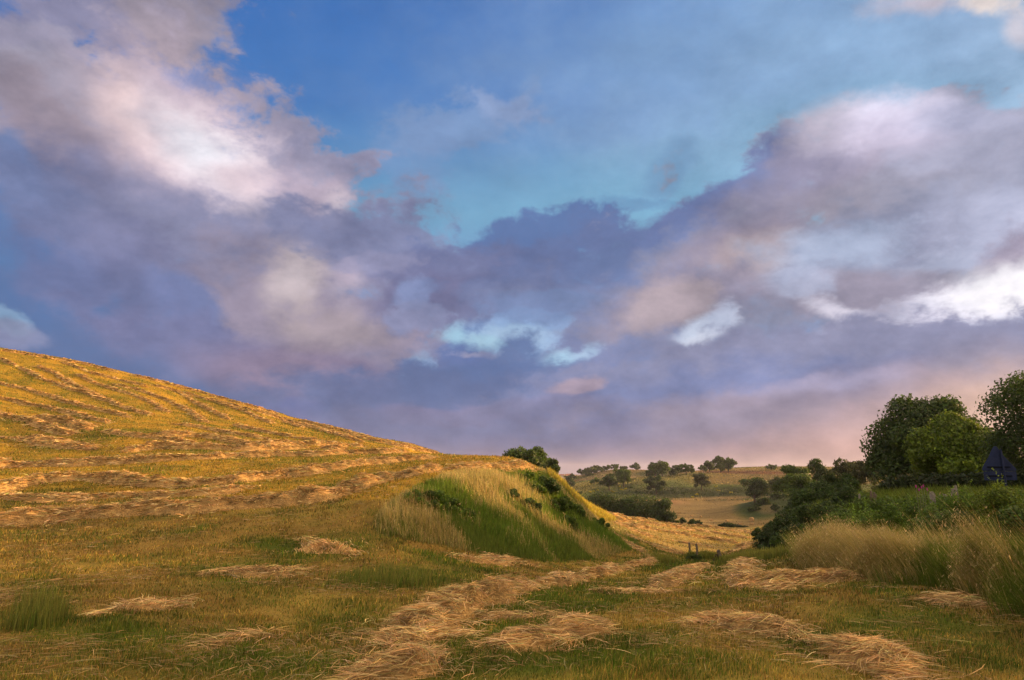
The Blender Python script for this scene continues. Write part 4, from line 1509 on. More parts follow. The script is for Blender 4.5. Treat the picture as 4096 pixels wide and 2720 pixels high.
def hedge(pp, y0, y1, label, seed, name='hedge', cat='hedge', col=TREEG, hm=1.0, group=None, leaf=0, n=0):
    """a long irregular mass: pp = (px, top, base) along the hedge"""
    r = np.random.default_rng(seed)
    pp = np.array(pp, float)
    m = 46
    t = np.linspace(0, 1, m)
    tt = np.linspace(0, 1, len(pp))
    px, top, base = (np.interp(t, tt, pp[:, i]) for i in range(3))
    y = y0 + (y1 - y0) * t
    a, b = ray(px, base)
    x = a * y
    zg = H(x, y)
    zt = EYE + ray(px, top)[1] * y
    hh = np.maximum(zt - zg, .5)
    ls = leaf or max(.03, .5 * (y0 + y1) * .0012)
    Lg = float(np.sum(np.hypot(np.diff(x), np.diff(y))))
    n = n or int(min(40000, 7 * Lg * hh.mean() / (ls * ls)))
    k = r.integers(0, m, n)
    nl = r.uniform(.25, .5, (m, 5))
    j = r.integers(0, 5, n)
    lz = r.uniform(.2, .68, (m, 5))
    lx = r.uniform(-.5, .5, (m, 5))
    d = r.normal(0, 1, (n, 3))
    d[:, 2] += .2
    d /= np.linalg.norm(d, axis=1)[:, None]
    rad = nl[k, j] * hh[k]
    rad = np.minimum(rad, (1.0 - lz[k, j]) * hh[k])
    P = np.stack([x[k] + lx[k, j] * hh[k] * .7, y[k] + lx[k, (j + 2) % 5] * hh[k] * .7, zg[k] + lz[k, j] * hh[k]], 1) + d * (rad * r.uniform(.7, 1.05, n))[:, None]
    P[:, 2] = np.maximum(P[:, 2], H(P[:, 0], P[:, 1]))
    sh = np.exp(r.normal(0, .2, (m, 5)))[k, j]
    cc = np.array(col) * (sh * np.exp(r.normal(0, .22, n)))[:, None] * (1 + r.normal(0, .05, (n, 3)))
    B = Bag()
    leafcloud(P, d, ls * r.uniform(.6, 1.35, n), cc, B)
    return tag(B.build(name, M_LEAF), label, cat, group)


def woods():
    D1, D2, D3 = np.array([.036, .062, .013]), np.array([.052, .086, .016]), np.array([.028, .045, .011])
    VG = np.array([.080, .135, .016])
    YG = np.array([.105, .160, .014])
    OL = np.array([.068, .082, .026])
    gk = 'trees dotted over the far hills'
    # trees behind the left crest
    gc = 'trees behind the crest of the left hill'
    tree(517, 446, 468, 32, 88, 'left round tree of the small group rising behind the crest above the bank', 101, col=D2 * 1.1, group=gc, lobes=40, skirt=True, leaf=.14, crown_low=.02, sparse=1.6)
    tree(531, 450.5, 470, 30, 86, 'low middle tree of the small group behind the crest', 102, col=D2, group=gc, lobes=40, skirt=True, leaf=.14, crown_low=.02, sparse=1.6)
    tree(539, 444.5, 470, 34, 90, 'taller right tree of the small group behind the crest', 103, col=D2 * 1.15, group=gc, lobes=40, skirt=True, leaf=.14, crown_low=.02, sparse=1.6)
    tree(551, 457, 482, 24, 84, 'lowest tree on the downhill side of the group behind the crest', 104, col=D1, group=gc, lobes=40, skirt=True, leaf=.14, crown_low=.02, sparse=1.6)
    # far ridge, left to right
    T = [
        (571, 475, 482, 12, 560, 'faint lone tree standing lowest at the far left of the valley', D1, 'tree'),
        (582, 470, 482, 14, 620, 'leftmost tree of the dark wood on the second hill', D1, 'tree'),
        (590, 468, 481, 14, 620, 'second tree of the dark wood on the second hill', D1, 'tree'),
        (597, 466.5, 479, 14, 630, 'tallest tree of the dark wood on the second hill', D1, 'tree'),
        (604, 467, 474, 10, 640, 'rightmost tree of the dark wood on the second hill', D1, 'tree'),
        (589, 474, 479.5, 8, 600, 'small dark tree at the foot of the wood on the second hill', D1, 'tree'),
        (570, 480, 486, 10, 450, 'dark tree half hidden behind the end of the bank', D1, 'tree'),
        (613.5, 465.2, 470, 13, 650, 'low wide tree on top of the second hill', D2, 'tree'),
        (624, 467.5, 470, 8, 650, 'small low tree just right of the wide one on the second hill', D2, 'tree'),
        (636, 463.8, 471, 9, 640, 'round lone tree standing against the sky between the two hills', D1, 'tree'),
        (609, 474, 491.5, 14, 345, 'dark oak on the near slope of the main hill, left of the pair', D1, 'tree'),
        (617, 470.5, 484, 12, 372, 'left oak of the pair on the shoulder of the main hill', D1, 'tree'),
        (623.5, 469, 484, 12, 366, 'right brighter oak of the pair on the shoulder of the main hill', D2 * 1.2, 'tree'),
        (595, 479, 484, 8, 420, 'low grey-green tree between the wood and the near oaks', D2, 'tree'),
        (655, 463, 476.5, 13, 440, 'left half of the broad double tree on the main ridge', D2, 'tree'),
        (662, 462.7, 478.5, 12, 425, 'right half of the broad double tree on the main ridge', D2, 'tree'),
        (651, 471, 477, 14, 452, 'low spreading tree under the left of the double tree', D1, 'tree'),
        (673.5, 465.5, 473, 10, 500, 'faint tree behind the ridge between the double tree and the round one', D1, 'tree'),
        (686, 463.5, 476, 15.5, 440, 'broad round tree alone on the main ridge', D2, 'tree'),
        (656, 476.5, 495, 18, 352, 'big dark shrubby tree half way down the main hill', D1 * .9, 'tree'),
        (701, 473, 488, 13, 372, 'grey-green tree on the slope below the ridge group', OL * .8, 'tree'),
        (703, 466, 474.5, 7, 462, 'thin leaning tree at the left of the ridge group', D2, 'tree'),
        (709, 461.5, 470, 10, 472, 'second tree of the ridge group, dark and round', D1, 'tree'),
        (720, 457, 472, 13, 466, 'tallest tree of the ridge group against the pink sky', D2, 'tree'),
        (728, 458, 471.5, 12, 466, 'rightmost tree of the ridge group with a bare leaning trunk', D2, 'tree'),
        (771, 465.8, 470.5, 13, 478, 'long low thicket on the skyline of the right ridge', D2, 'tree'),
        (753.5, 475, 501, 21, 258, 'large dark oak on the left end of the green knoll', D1 * .95, 'tree'),
        (776, 477, 490.5, 14, 285, 'smaller grey-green tree on the knoll right of the large dark oak', OL * .8, 'tree'),
        (775, 504, 512, 6, 238, 'small dark sapling at the foot of the green knoll', D1, 'sapling'),
    ]
    for i, (px, top, base, w, y, lab, c, cat) in enumerate(T):
        lf = max(.2, y * .0011)
        tree(px, top - 1.2, base + .4, w * 1.32, y, lab, 200 + i, col=c, cat=cat, group=gk, lobes=26, leaf=lf, crown_low=.06 if base - top > 6 else .01, trunk=.22)
    # trees between the knoll and the big trees
    gm = 'trees along the track beyond the hedge'
    tree(793, 458.5, 500, 34, 150, 'tall grey-green tree left of the cluster right of the knoll', 301, col=D2, group=gm, lobes=30, leaf=.2)
    tree(803, 468.5, 498, 34, 132, 'bright green rounded tree low in the cluster right of the knoll', 302, col=D2 * 1.2, group=gm, lobes=26, leaf=.18)
    tree(819, 456.5, 490, 29, 160, 'dark domed tree showing its trunk right of the cluster', 303, col=D1, group=gm, lobes=26, leaf=.2, crown_low=.25)
    tree(850, 457, 502, 58, 118, 'wide hazy olive-grey tree left of the biggest tree', 304, col=OL * .75, group=gm, lobes=34, leaf=.17)
    tree(873, 453.5, 500, 26, 112, 'narrow hazy tree touching the left side of the biggest tree', 305, col=OL * .75, group=gm, lobes=20, leaf=.16)
    tree(890, 481, 506, 50, 80, 'low olive shrubby tree with dry branches left of the posts', 306, col=OL * .9, group=gm, lobes=24, leaf=.10, crown_low=.05)
    bush(842, 467, 520, 40, 62, 'dark upright thicket rising above the hedge', 307, col=D1, lobes=26, leaf=.075)
    bush(814, 481, 530, 50, 55, 'dark green bush sloping down the hedge towards the valley', 308, col=D1, lobes=26, leaf=.07)
    bush(862, 492, 530, 40, 46, 'bright leafy bush in the hedge under the dark thicket', 309, col=D2, lobes=24, leaf=.06)
    bush(775, 528, 556, 44, 36, 'big dark bush where the hedge meets the hay at its lower end', 320, col=D3, lobes=30, leaf=.05)
    bush(762, 544, 563, 26, 33, 'low dark bush right of the short leaning post', 321, col=D1, lobes=20, leaf=.045)
    bush(793, 515, 548, 50, 34.5, 'dark bush in the hedge above the lower end', 322, col=D1, lobes=30, leaf=.05)
    bush(818, 500, 538, 54, 35, 'mid-green bush in the middle of the hedge', 323, col=D2 * .9, lobes=30, leaf=.05)
    bush(846, 488, 525, 50, 40, 'dark green bush near the upper end of the hedge', 324, col=D1, lobes=30, leaf=.055)
    bush(792, 506, 556, 50, 42, 'dark bush near the lower end of the right-hand hedge', 310, col=D3 * 1.2, lobes=26, leaf=.055)
    bush(771, 524, 560, 34, 44, 'darkest bush at the lower end of the hedge beside the hay', 311, col=D3, lobes=24, leaf=.055)
    bush(758, 528, 549, 12, 60, 'small spiky bush standing out at the tip of the hedge', 312, col=D1, lobes=10, leaf=.07)
    bush(800, 524, 560, 52, 33, 'mid-green bush behind the left end of the oat grass', 313, col=D2, lobes=26, leaf=.05)
    bush(765, 550, 564, 30, 36, 'low scrub at the foot of the hedge beside the track', 314, col=D2 * .9, lobes=16, leaf=.045)
    bush(835, 508, 550, 60, 30, 'broad green bush above the left part of the oat grass', 315, col=D2, lobes=28, leaf=.045)
    # the two big trees by the road
    tree(929, 394, 512, 110, 60, 'biggest tree, tall and dark, left and behind the bright green one', 401, name='big_tree', col=D1 * 1.05, lobes=80, leaf=.13, n=42000, crown_low=.02, skirt=True)
    tree(955, 414, 512, 82, 52, 'bright yellow-green tree in front of the biggest tree', 402, name='big_tree', col=YG * .85, lobes=70, leaf=.11, n=42000, crown_low=.02, skirt=True)
    tree(1040, 358, 506, 112, 42, 'dark ragged tree against the glow at the right edge behind the road sign', 403, name='big_tree', col=D1, lobes=40, leaf=.085, n=20000, crown_low=.04, skirt=True)
    tree(1002, 450, 506, 56, 58, 'low dark tree filling the gap behind the road sign', 404, name='tree', col=D3, lobes=30, leaf=.08, n=18000, crown_low=.02, skirt=True)
    # unseen trees added beyond the right edge, continuing the row, to shade the foreground
    go = 'unseen trees added beyond the right edge for shade'
    for i, (X, Y, hh, ww) in enumerate([(37, 33, 9.5, 8), (41, 25, 9, 8), (43, 16, 10, 9), (47, 6, 9.5, 9), (50, -4, 10, 9), (54, -15, 9.5, 9), (47, 44, 9, 8), (52, 60, 8, 8)]):
        zg = float(H(np.array([X]), np.array([Y]))[0])
        yy = max(Y, 1) * 1.0
        r = np.random.default_rng(450 + i)
        root = empty('tree', (X, Y, zg))
        tag(root, 'unseen tree added for shade, ' + ['nearest to the ragged one', 'second after the ragged one', 'third after the ragged one', 'fourth after the ragged one', 'fifth after the ragged one', 'last of the added row',
                                      'behind the ragged one', 'behind the biggest one'][i], 'tree', go)
        P, d, sh, lob = crown_points(r, 0, hh * .54, ww * .5, ww * .5, hh * .48, 36, 9000)
        B = Bag()
        leafcloud(P, d, np.full(9000, .2) * r.uniform(.6, 1.3, 9000), D1 * (sh * np.exp(r.normal(0, .2, 9000)))[:, None], B)
        B.build('crown', M_LEAF, root)
        T = Bag()
        T.add(tube([[0, 0, -.3], [.1, 0, hh * .3], [.2, .1, hh * .7]], [.3, .22, .08]))
        T.build('trunk', M_BARK, root, smooth=True)
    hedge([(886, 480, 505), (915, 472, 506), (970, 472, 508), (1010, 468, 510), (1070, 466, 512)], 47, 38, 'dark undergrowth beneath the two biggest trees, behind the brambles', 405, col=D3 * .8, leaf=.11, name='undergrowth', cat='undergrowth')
    hedge([(862, 497, 515), (900, 494, 516), (940, 494, 518), (990, 492, 520), (1050, 490, 525)], 31, 26, 'green hedge right behind the brambles, along the pale posts', 406, col=VG * .9, leaf=.05)
    # brambles on the right
    gb = 'brambles and bushes behind the oat grass'
    bush(880, 502, 545, 72, 25, 'low bright bramble below the three brown posts', 501, col=VG, name='bramble', cat='bramble', group=gb, leaf=.034, lobes=34, n=16000, shoots=8)
    bush(918, 499, 545, 66, 22, 'bramble bush under the pink thistles', 502, col=VG, name='bramble', cat='bramble', group=gb, leaf=.032, lobes=34, n=17000, shoots=10)
    bush(962, 492, 550, 74, 20, 'high leafy bramble left of the road sign', 503, col=VG, name='bramble', cat='bramble', group=gb, leaf=.030, lobes=36, n=20000, shoots=14)
    bush(1004, 484, 556, 60, 18, 'yellowish leafy bush below the road sign', 504, col=VG * np.array([1.25, 1.05, 1]), name='bramble', cat='bramble', group=gb, leaf=.028, lobes=30, n=18000, shoots=12)
    bush(1040, 488, 575, 84, 15.5, 'dark bush cut by the right edge beneath the ragged tree', 505, col=D2 * 1.1, name='bramble', cat='bramble', group=gb, leaf=.028, lobes=34, n=24000, shoots=14)
    bush(850, 508, 548, 62, 22, 'low green scrub at the left of the brambles', 506, col=VG, name='bramble', cat='bramble', group=gb, leaf=.034, lobes=30, n=14000, shoots=4)
    bush(940, 508, 556, 76, 18.5, 'dark hollow-centred bramble in the middle of the row', 507, col=D2 * 1.1, name='bramble', cat='bramble', group=gb, leaf=.028, lobes=30, n=16000, shoots=4)
    # hedge and bushes of the valley field
    gv = 'bushes along the far edge of the lower field'
    hedge([(588, 497, 512), (597, 491, 513), (604, 491, 514), (612, 494, 515), (622, 498, 517), (630, 498, 518)], 172, 176, 'left hump of the dark hedge between the lower field and the valley', 601, col=D1, leaf=.20)
    hedge([(628, 499, 518), (636, 494, 518), (643, 493, 519), (650, 497, 519), (657, 500, 520)], 172, 174, 'middle stretch of the dark hedge between the lower field and the valley', 602, col=D1 * 1.05, leaf=.20)
    bush(663, 493, 521, 26, 165, 'tall rounded bush at the right end of the dark hedge', 603, col=D1, leaf=.18, group=gv)
    bush(670, 515, 521, 20, 165, 'low scrub trailing from the right end of the dark hedge', 604, col=D2, leaf=.16, group=gv)
    bush(683, 517, 523, 7.5, 168, 'first small round bush right of the dark hedge', 605, col=D1, leaf=.15, group=gv)
    bush(692, 518.5, 524, 8, 168, 'second small round bush right of the dark hedge', 606, col=D1 * 1.1, leaf=.15, group=gv)
    bush(699, 520, 525.5, 9, 168, 'third small round bush right of the dark hedge', 607, col=D1 * .9, leaf=.15, group=gv)
    hedge([(720, 524, 530), (726, 522, 531), (735, 523.5, 532), (748, 526, 533)], 160, 160, 'low clipped hedge at the right of the valley field', 608, col=D3 * 1.1, leaf=.14)
    bush(756, 528, 532, 5, 150, 'tiny bush right of the low clipped hedge', 609, col=D1, leaf=.14, group=gv)
    # scrub on the knoll
    gq = 'scrub on the green knoll'
    bush(763, 497, 508, 22, 252, 'dark green scrub on the left flank of the knoll', 610, col=D1, leaf=.26, group=gq, lobes=18)
    bush(780, 490, 502, 26, 262, 'fern-green scrub along the top of the knoll', 611, col=D2, leaf=.26, group=gq, lobes=18)
    bush(797, 492, 512, 22, 240, 'dark scrub at the right of the knoll', 612, col=D1, leaf=.26, group=gq, lobes=18)
    bush(754, 505, 511, 14, 247, 'low scrub at the foot of the knoll', 613, col=D1 * .9, leaf=.22, group=gq, lobes=14)
    # broom in flower on the far slope
    r = np.random.default_rng(5)
    gy = 'flowering broom on the far slope'
    BR = [(590, 492.5, 'leftmost'), (594, 492, 'second'), (598, 491, 'third'), (611, 492, 'fourth'), (614, 492.5, 'fifth'), (622, 490, 'sixth'), (625, 489.5, 'seventh'), (619.5, 487, 'eighth'),
          (716, 487, 'ninth'), (717.5, 491, 'tenth'), (731, 493, 'eleventh'), (697, 495, 'twelfth'), (693, 498, 'thirteenth')]
    for i, (px, py, o_) in enumerate(BR):
        gx, gy_ = ground(px, py)
        if np.isnan(gy_[0]):
            continue
        bush(px, py - 1.6, py + .4, 4.5, float(gy_[0]), 'yellow-flowered broom bush on the far slope, ' + o_ + ' from the left', 620 + i, name='broom_bush', cat='broom',
             col=np.array([.26, .24, .03]), group=gy, lobes=7, leaf=.3, n=160)
    # dark little shrubs on the far slope
    for i, (px, py, w, lab) in enumerate([(630.5, 488, 6, 'left of the big shrubby tree'), (637, 493, 5, 'low on the slope left of the big shrubby tree'), (672, 491, 5, 'right of the big shrubby tree'),
                                          (684, 494, 6, 'between the shrubby tree and the grey-green tree'), (724, 494, 7, 'at the foot of the right slope'), (738, 491, 7, 'near the large dark oak'),
                                          (646, 480, 5, 'under the spreading tree of the ridge'), (580, 494, 8, 'at the far left foot of the slope')]):
        gx, gy_ = ground(px, py)
        if np.isnan(gy_[0]):
            continue
        bush(px, py - 2.6, py + .4, w, float(gy_[0]), 'small dark shrub ' + lab, 640 + i, col=D1, group='small shrubs on the far slope', lobes=8, leaf=.3, n=260)
    # shrubs rooted in the bank
    gs = 'shrubs growing in the grassy bank'
    for i, (px, top, base, w, c, lab) in enumerate([
            (412, 491, 512, 24, VG, 'leafy green shrub at the left end of the bank'),
            (430, 489, 512, 26, VG * .9, 'green shrub just under the left top of the bank'),
            (447, 497, 516, 24, VG, 'green shrub in the diagonal green swath of the bank'),
            (465, 508, 524, 20, VG, 'low green shrub lower in the diagonal swath of the bank'),
            (507, 489, 499, 20, D2, 'dark flat shrub in the middle of the bank'),
            (531, 499, 516, 15, D2, 'dark upright shrub right of the middle of the bank'),
            (549, 474, 496, 15, D1 * 1.2, 'dark brown-green bush below the top corner of the bank'),
            (523, 473, 482, 18, VG * .9, 'green shrub on the upper edge of the bank'),
            (534, 482, 494, 22, VG * .9, 'green shrub below the upper edge of the bank'),
            (558, 496, 512, 24, VG * .8, 'green shrub half way down the steep end of the bank'),
            (575, 505, 516, 16, VG * .8, 'dark shrub near the sunlit spine of the bank'),
            (568, 517, 532, 20, VG * .8, 'low shrub in the lower bank'),
            (597, 519, 530, 20, VG * .8, 'green shrub at the tail of the bank')]):
        gx, gy_ = ground(px, base - 1)
        if np.isnan(gy_[0]):
            continue
        yv = float(gy_[0])
        bush(px, top - 1, base, w * 1.4, yv, lab, 660 + i, name='shrub', cat='shrub', col=c, group=gs, lobes=34, leaf=.030 + yv * .0004, n=11000, depth=1.0)


woods()


# ------------------------------------------------------------------ posts, sign, bales, thistles, houses
def on_ground(px, py):
    gx, gy = ground(px, py)
    return float(gx[0]), float(gy[0]), float(H(gx, gy)[0])


def post(px, py, h, rad, mat_, label, group, lean=(0, 0), seed=0, y=None, cat='post', square=False, name='wooden_post'):
    r = np.random.default_rng(seed)
    if y is None:
        x, y, z = on_ground(px, py)
    else:
        x = float(ray(px, py)[0]) * y
        z = float(H(np.array([x]), np.array([y]))[0])
    t = np.linspace(0, 1, 7)
    pts = np.stack([lean[0] * h * t + r.normal(0, .008, 7), lean[1] * h * t + r.normal(0, .008, 7), -.25 + (h + .25) * t], 1)
    v, f, c = tube(pts, rad * (1 + r.normal(0, .08, 7)), 4 if square else 9)
    v[-(4 if square else 9):, 2] += r.normal(0, rad * .35, 4 if square else 9)
    o = trimesh(name, v, f, mat_)
    o.location = (x, y, z)
    return tag(o, label, cat, group)


def things():
    g = 'old posts standing in the track'
    k = 1.0
    x, y, z = on_ground(690, 557)
    h = 13.5 / F * y
    post(690, 557, h, .030 + .0007 * y, M_WOOD, 'left of the two thin upright posts in the gap of the track', g, (0.0, 0), 1)
    x, y, z = on_ground(698, 559)
    o = post(698, 559, 14 / F * y, .030 + .0007 * y, M_WOOD, 'right, slightly leaning thin post of the pair in the track gap', g, (-.07, 0), 2)
    x, y, z = on_ground(722, 561)
    post(722, 561, 9.5 / F * y, .05 + .0013 * y, M_WOOD, 'short thick leaning post with dark scrub at its foot', g, (-.28, 0), 3)
    bush(717, 556, 562, 8, y, 'dark dry scrub around the foot of the short leaning post', 700, col=np.array([.05, .04, .02]), lobes=9, leaf=.05, n=900)
    bush(691, 557, 561, 9, on_ground(691, 560)[1], 'dark tussock at the foot of the left thin post', 701, col=np.array([.05, .075, .015]), lobes=8, leaf=.05, n=900)
    bush(698, 559, 562.5, 9, on_ground(698, 561.5)[1], 'dark tussock at the foot of the right thin post', 702, col=np.array([.05, .075, .015]), lobes=8, leaf=.05, n=900)
    g = 'fence posts above the brambles'
    for i, (px, top, y, m, rad, lab, lean) in enumerate([
            (870.3, 491, 34, M_WOOD, .06, 'leftmost brown fence post above the brambles', .02),
            (874.4, 492.5, 33, M_WOOD, .05, 'middle brown fence post above the brambles', -.02),
            (879.3, 494.5, 32, M_WOOD, .065, 'rightmost brown fence post, leaning left', -.16),
            (859.3, 494, 36, M_PALEWOOD, .05, 'pale thin fence stake left of the brown posts', 0),
            (932, 492.5, 25, M_PALEWOOD, .10, 'pale cut-off post just right of the pink thistles', 0),
            (944, 494, 25, M_PALEWOOD, .07, 'small pale post between the pale stumps', 0),
            (953, 489.5, 24, M_PALEWOOD, .10, 'wide pale post before the dark trees', .02),
            (958.6, 485.5, 24, M_PALEWOOD, .045, 'tall grey stake beside the wide pale post', -.08)]):
        x = float(ray(px, top)[0]) * y
        zt = EYE + float(ray(px, top)[1]) * y
        zg = float(H(np.array([x]), np.array([y]))[0])
        o = post(px, top, max(zt - zg, .5), rad, m, lab, g, (lean, 0), 20 + i, y=y)
    # back of the triangular road sign with its plate
    y = 24.0
    x0 = float(ray(997.5, 465)[0]) * y
    zg = float(H(np.array([x0]), np.array([y]))[0])

    def P(px, py):
        return (float(ray(px, py)[0]) * y - x0, EYE + float(ray(px, py)[1]) * y - zg)
    root = empty('road_sign', (x0, y, zg))
    tag(root, 'bare back of a triangular road sign with a rectangular plate below it', 'road sign')

    def plate(name, outline, th, yoff, m, parent, bev=.012):
        me = bpy.data.meshes.new(name)
        n = len(outline)
        vs = [(a, yoff, b) for a, b in outline] + [(a, yoff + th, b) for a, b in outline]
        fs = [tuple(range(n))[::-1], tuple(range(n, 2 * n))] + [(i, (i + 1) % n, n + (i + 1) % n, n + i) for i in range(n)]
        me.from_pydata(vs, [], fs)
        me.materials.append(m)
        o = bpy.data.objects.new(name, me)
        C.objects.link(o)
        o.parent = parent
        if bev:
            b = o.modifiers.new('bevel', 'BEVEL')
            b.width = bev
            b.segments = 2
        return o

    def Z(zx, zy):
        return P(970 + zx * .03985, 437.5 + zy * .03985)
    tri = [(635, 215), (670, 225), (700, 262), (860, 470), (1100, 720), (1160, 780), (1172, 810), (1160, 838), (330, 838), (312, 812), (318, 770), (350, 690), (455, 520), (575, 262), (605, 225)]
    plate('triangle_plate', [Z(*q) for q in tri], .03, 0, M_SIGN, root)
    plate('rectangular_plate', [Z(*q) for q in [(345, 850), (1165, 850), (1195, 1072), (372, 1078)]], .025, .004, M_SIGN, root)
    for (q, hh) in (((425, 1005, 742), 30), ((465, 1050, 965), 26)):
        a, b = Z(q[0], q[2] - hh / 2), Z(q[1], q[2] + hh / 2)
        plate('bracket', [(a[0], b[1]), (b[0], b[1]), (b[0], a[1]), (a[0], a[1])], .035, -.037, M_BRACKET, root, .004)
    px_ = Z(735, 300)[0]
    topz = Z(700, 300)[1]
    v, f, c = tube([[px_ - .0, -.065, topz * 1.0], [px_ + .03, -.065, topz * .5], [px_ + .06, -.065, -.3]], [.032, .032, .032], 12)
    v = v[:]
    o = trimesh('pole', v, f, M_SIGN, parent=root, smooth=True)
    # round bale and small bales in the valley
    x, y, z = on_ground(751.7, 521.4)
    bm_v, bm_f = [], []
    R_, W_ = 4.0 / F * y * .5, 1.25
    th = np.linspace(0, 2 * math.pi, 36, endpoint=False)
    r = np.random.default_rng(3)
    prof = [(-.5, 0.0), (-.5, .6), (-.49, .9), (-.46, 1.0), (-.2, 1.02), (.2, 1.02), (.46, 1.0), (.49, .9), (.5, .6), (.5, 0.0)]
    V = np.array([[p[0] * W_, math.cos(t) * R_ * p[1] * (1 + r.normal(0, .008)), R_ + math.sin(t) * R_ * p[1] * (.97 if math.sin(t) > 0 else .96)] for p in prof for t in th])
    idx = np.arange(len(prof) * 36).reshape(len(prof), 36)
    nx = np.roll(idx, -1, 1)
    q = np.stack([idx[:-1], nx[:-1], nx[1:], idx[1:]], -1).reshape(-1, 4)
    o = trimesh('round_bale', V, q, M_BALE, smooth=True)
    o.location = (x, y, z - .05)
    o.rotation_euler = (0, 0, .9)
    tag(o, 'round hay bale lying in the valley field below the knoll', 'hay bale')
    proto = None
    for px, py, rz, lab in [(678.5, 513.5, .2, 'leftmost small rectangular bale in the valley field'), (691.5, 516.3, .5, 'second small rectangular bale from the left in the valley field'),
                            (700.7, 517.2, 1.0, 'third small rectangular bale from the left in the valley field'), (711, 520.7, .1, 'fourth small rectangular bale from the left in the valley field'),
                            (727, 521.3, .7, 'fifth small rectangular bale from the left in the valley field'), (740, 524.6, .3, 'sixth small rectangular bale, nearer the low hedge'),
                            (751.7, 524.6, .0, 'small rectangular bale just in front of the round bale')]:
        x, y, z = on_ground(px, py)
        if proto is None:
            me = bpy.data.meshes.new('small_bale')
            vs = [(sx * .62, sy * .28, .02 + sz * .46) for sz in (0, 1) for sy in (-1, 1) for sx in (-1, 1)]
            me.from_pydata(vs, [], [(0, 1, 3, 2)[::-1], (4, 5, 7, 6), (0, 1, 5, 4), (1, 3, 7, 5), (3, 2, 6, 7), (2, 0, 4, 6)])
            me.materials.append(M_BALE)
            o = bpy.data.objects.new('small_bale', me)
            b = o.modifiers.new('bevel', 'BEVEL')
            b.width = .05
            b.segments = 2
            proto = o
        else:
            o = proto.copy()
        C.objects.link(o)
        o.location = (x, y, z)
        o.rotation_euler = (0, 0, rz)
        tag(o, lab, 'hay bale', 'small bales left in the valley field')
    # thistles
    proto = None
    for i, (px, py, lab) in enumerate([(916, 486.8, 'leftmost pink thistle above the brambles'), (919, 490, 'short second thistle from the left above the brambles'), (921.6, 487.8, 'third thistle from the left, one of the tall close pair'),
                                       (923.4, 486.2, 'tallest thistle, right one of the close pair'), (927.2, 489.6, 'rightmost pink thistle beside the pale stump')]):
        y = 21.0 + i * .15
        x = float(ray(px, py)[0]) * y
        zt = EYE + float(ray(px, py)[1]) * y
        zg = float(H(np.array([x]), np.array([y]))[0])
        hh = zt - zg
        root = empty('thistle', (x, y, zg))
        tag(root, lab, 'thistle', 'pink thistles above the brambles')
        r = np.random.default_rng(60 + i)
        B = Bag()
        B.add(tube([[.05, 0, 0], [.02, 0, hh * .5], [0, 0, hh]], [.014, .011, .008], 6))
        for s in np.linspace(.35, .9, 9):
            B.add(tube([[.02 * (1 - s), 0, hh * s], [r.normal(0, .05), r.normal(0, .05), hh * s + .06]], [.010, .002], 4))
        B.build('stem', M_STEM, root)
        B = Bag()
        B.add(tube([[0, 0, hh - .03], [0, 0, hh], [0, 0, hh + .03]], [.012, .022, .014], 8))
        for _ in range(26):
            d = r.normal(0, 1, 3)
            d[2] = abs(d[2]) + .8
            d /= np.linalg.norm(d)
            B.add(tube([[0, 0, hh + .02], [d[0] * .03, d[1] * .03, hh + .02 + d[2] * .035]], [.006, .003], 3))
        B.build('flower_head', M_PINK, root)
    # little poles on the right ridge
    for i, (px, top, lab) in enumerate([(835, 461.4, 'thin utility pole on the right skyline'), (843.5, 459.5, 'second, leaning utility pole on the right skyline')]):
        y = 300.0
        x = float(ray(px, top)[0]) * y
        zt = EYE + float(ray(px, top)[1]) * y
        zg = float(H(np.array([x]), np.array([y]))[0])
        root = empty('utility_pole', (x, y, zg))
        tag(root, lab, 'utility pole', 'utility poles on the right ridge')
        hh = max(zt - zg, 3)
        v, f, c = tube([[0, 0, -.5], [.1 * i, 0, hh * .5], [.5 * i, 0, hh]], [.16, .14, .11], 8)
        trimesh('pole', v, f, M_WOOD, parent=root)
        v, f, c = tube([[-.9 + .45 * i, 0, hh - .5], [.9 + .45 * i, 0, hh - .4]], [.06, .06], 5)
        trimesh('crossarm', v, f, M_WOOD, parent=root)
    # far village in the plain
    r = np.random.default_rng(12)
    for i, px in enumerate([559, 562, 564.5, 567, 569, 571.5, 574, 577]):
        y = 1150 + float(r.uniform(-80, 160))
        x = float(ray(px, 474)[0]) * y
        zg = float(H(np.array([x]), np.array([y]))[0])
        L_, W2, hh, rf = r.uniform(7, 12), r.uniform(6, 8), r.uniform(4, 7), 1.8
        root = empty('house', (x, y, zg))
        root.rotation_euler = (0, 0, float(r.uniform(0, 3)))
        tag(root, ['leftmost', 'second', 'third', 'fourth', 'fifth', 'sixth', 'seventh', 'rightmost'][i] + ' tiny pale house of the village in the distant plain', 'house', 'houses of the distant village')
        me = bpy.data.meshes.new('wall')
        a, b = L_ / 2, W2 / 2
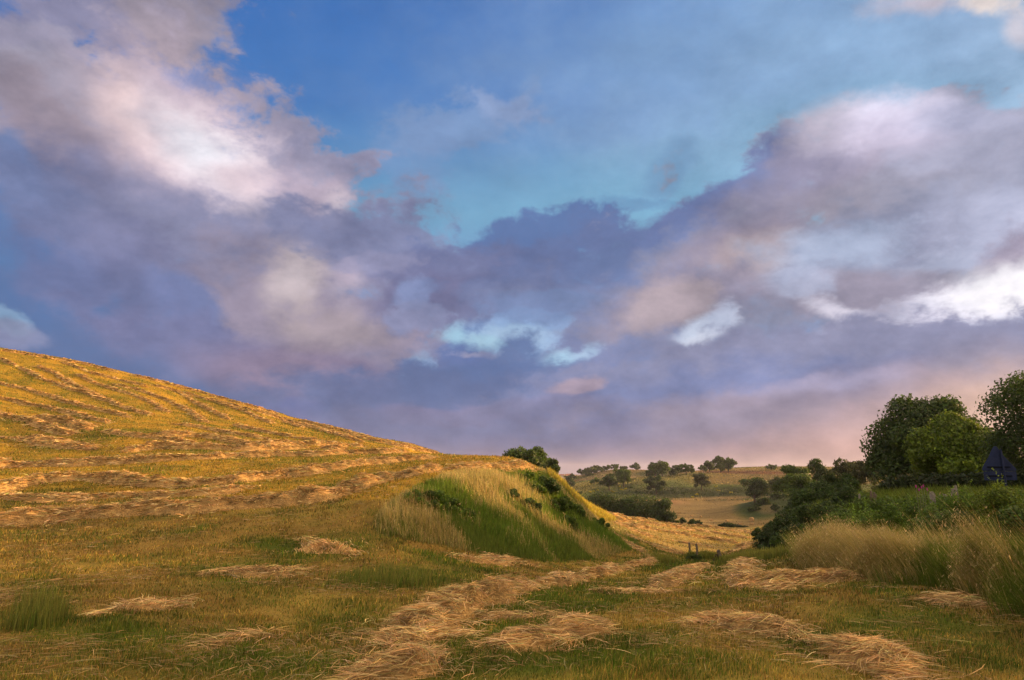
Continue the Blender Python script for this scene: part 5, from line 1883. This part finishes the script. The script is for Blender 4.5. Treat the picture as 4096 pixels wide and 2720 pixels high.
        me.from_pydata([(-a, -b, -2), (a, -b, -2), (a, b, -2), (-a, b, -2), (-a, -b, hh), (a, -b, hh), (a, b, hh), (-a, b, hh), (-a, 0, hh + rf - .05), (a, 0, hh + rf - .05)], [],
                       [(0, 1, 5, 4), (1, 2, 6, 9, 5), (2, 3, 7, 6), (3, 0, 4, 8, 7), (3, 2, 1, 0)])
        me.materials.append(M_PLASTER)
        o = bpy.data.objects.new('wall', me)
        C.objects.link(o)
        o.parent = root
        me = bpy.data.meshes.new('roof')
        a, b = a + .4, b + .4
        me.from_pydata([(-a, -b, hh - .1), (a, -b, hh - .1), (a, 0, hh + rf), (-a, 0, hh + rf), (a, b, hh - .1), (-a, b, hh - .1),
                        (-a, -b, hh - .3), (a, -b, hh - .3), (a, 0, hh + rf - .2), (-a, 0, hh + rf - .2), (a, b, hh - .3), (-a, b, hh - .3)], [],
                       [(0, 1, 2, 3), (3, 2, 4, 5), (7, 6, 9, 8), (8, 9, 11, 10), (0, 3, 9, 6), (3, 5, 11, 9), (1, 7, 8, 2), (2, 8, 10, 4), (0, 6, 7, 1), (5, 4, 10, 11)])
        me.materials.append(M_TILE)
        o = bpy.data.objects.new('roof', me)
        C.objects.link(o)
        o.parent = root


things()


# ------------------------------------------------------------------ evening haze
def haze():
    me = bpy.data.meshes.new('haze')
    x0, x1, y0, y1, z0, z1 = -5300, 5300, -60, 5260, -40, 44
    v = [(x, y, z) for z in (z0, z1) for y in (y0, y1) for x in (x0, x1)]
    me.from_pydata(v, [], [(0, 2, 3, 1), (4, 5, 7, 6), (0, 1, 5, 4), (2, 6, 7, 3), (0, 4, 6, 2), (1, 3, 7, 5)])
    m = bpy.data.materials.new('evening_haze')
    m.use_nodes = True
    nt = m.node_tree
    nt.nodes.clear()
    pv = nt.nodes.new('ShaderNodeVolumePrincipled')
    pv.inputs['Color'].default_value = (.70, .70, .85, 1)
    pv.inputs['Density'].default_value = .00010
    pv.inputs['Anisotropy'].default_value = .1
    out = nt.nodes.new('ShaderNodeOutputMaterial')
    nt.links.new(pv.outputs[0], out.inputs['Volume'])
    me.materials.append(m)
    o = bpy.data.objects.new('haze', me)
    C.objects.link(o)
    tag(o, kind='stuff')


haze()
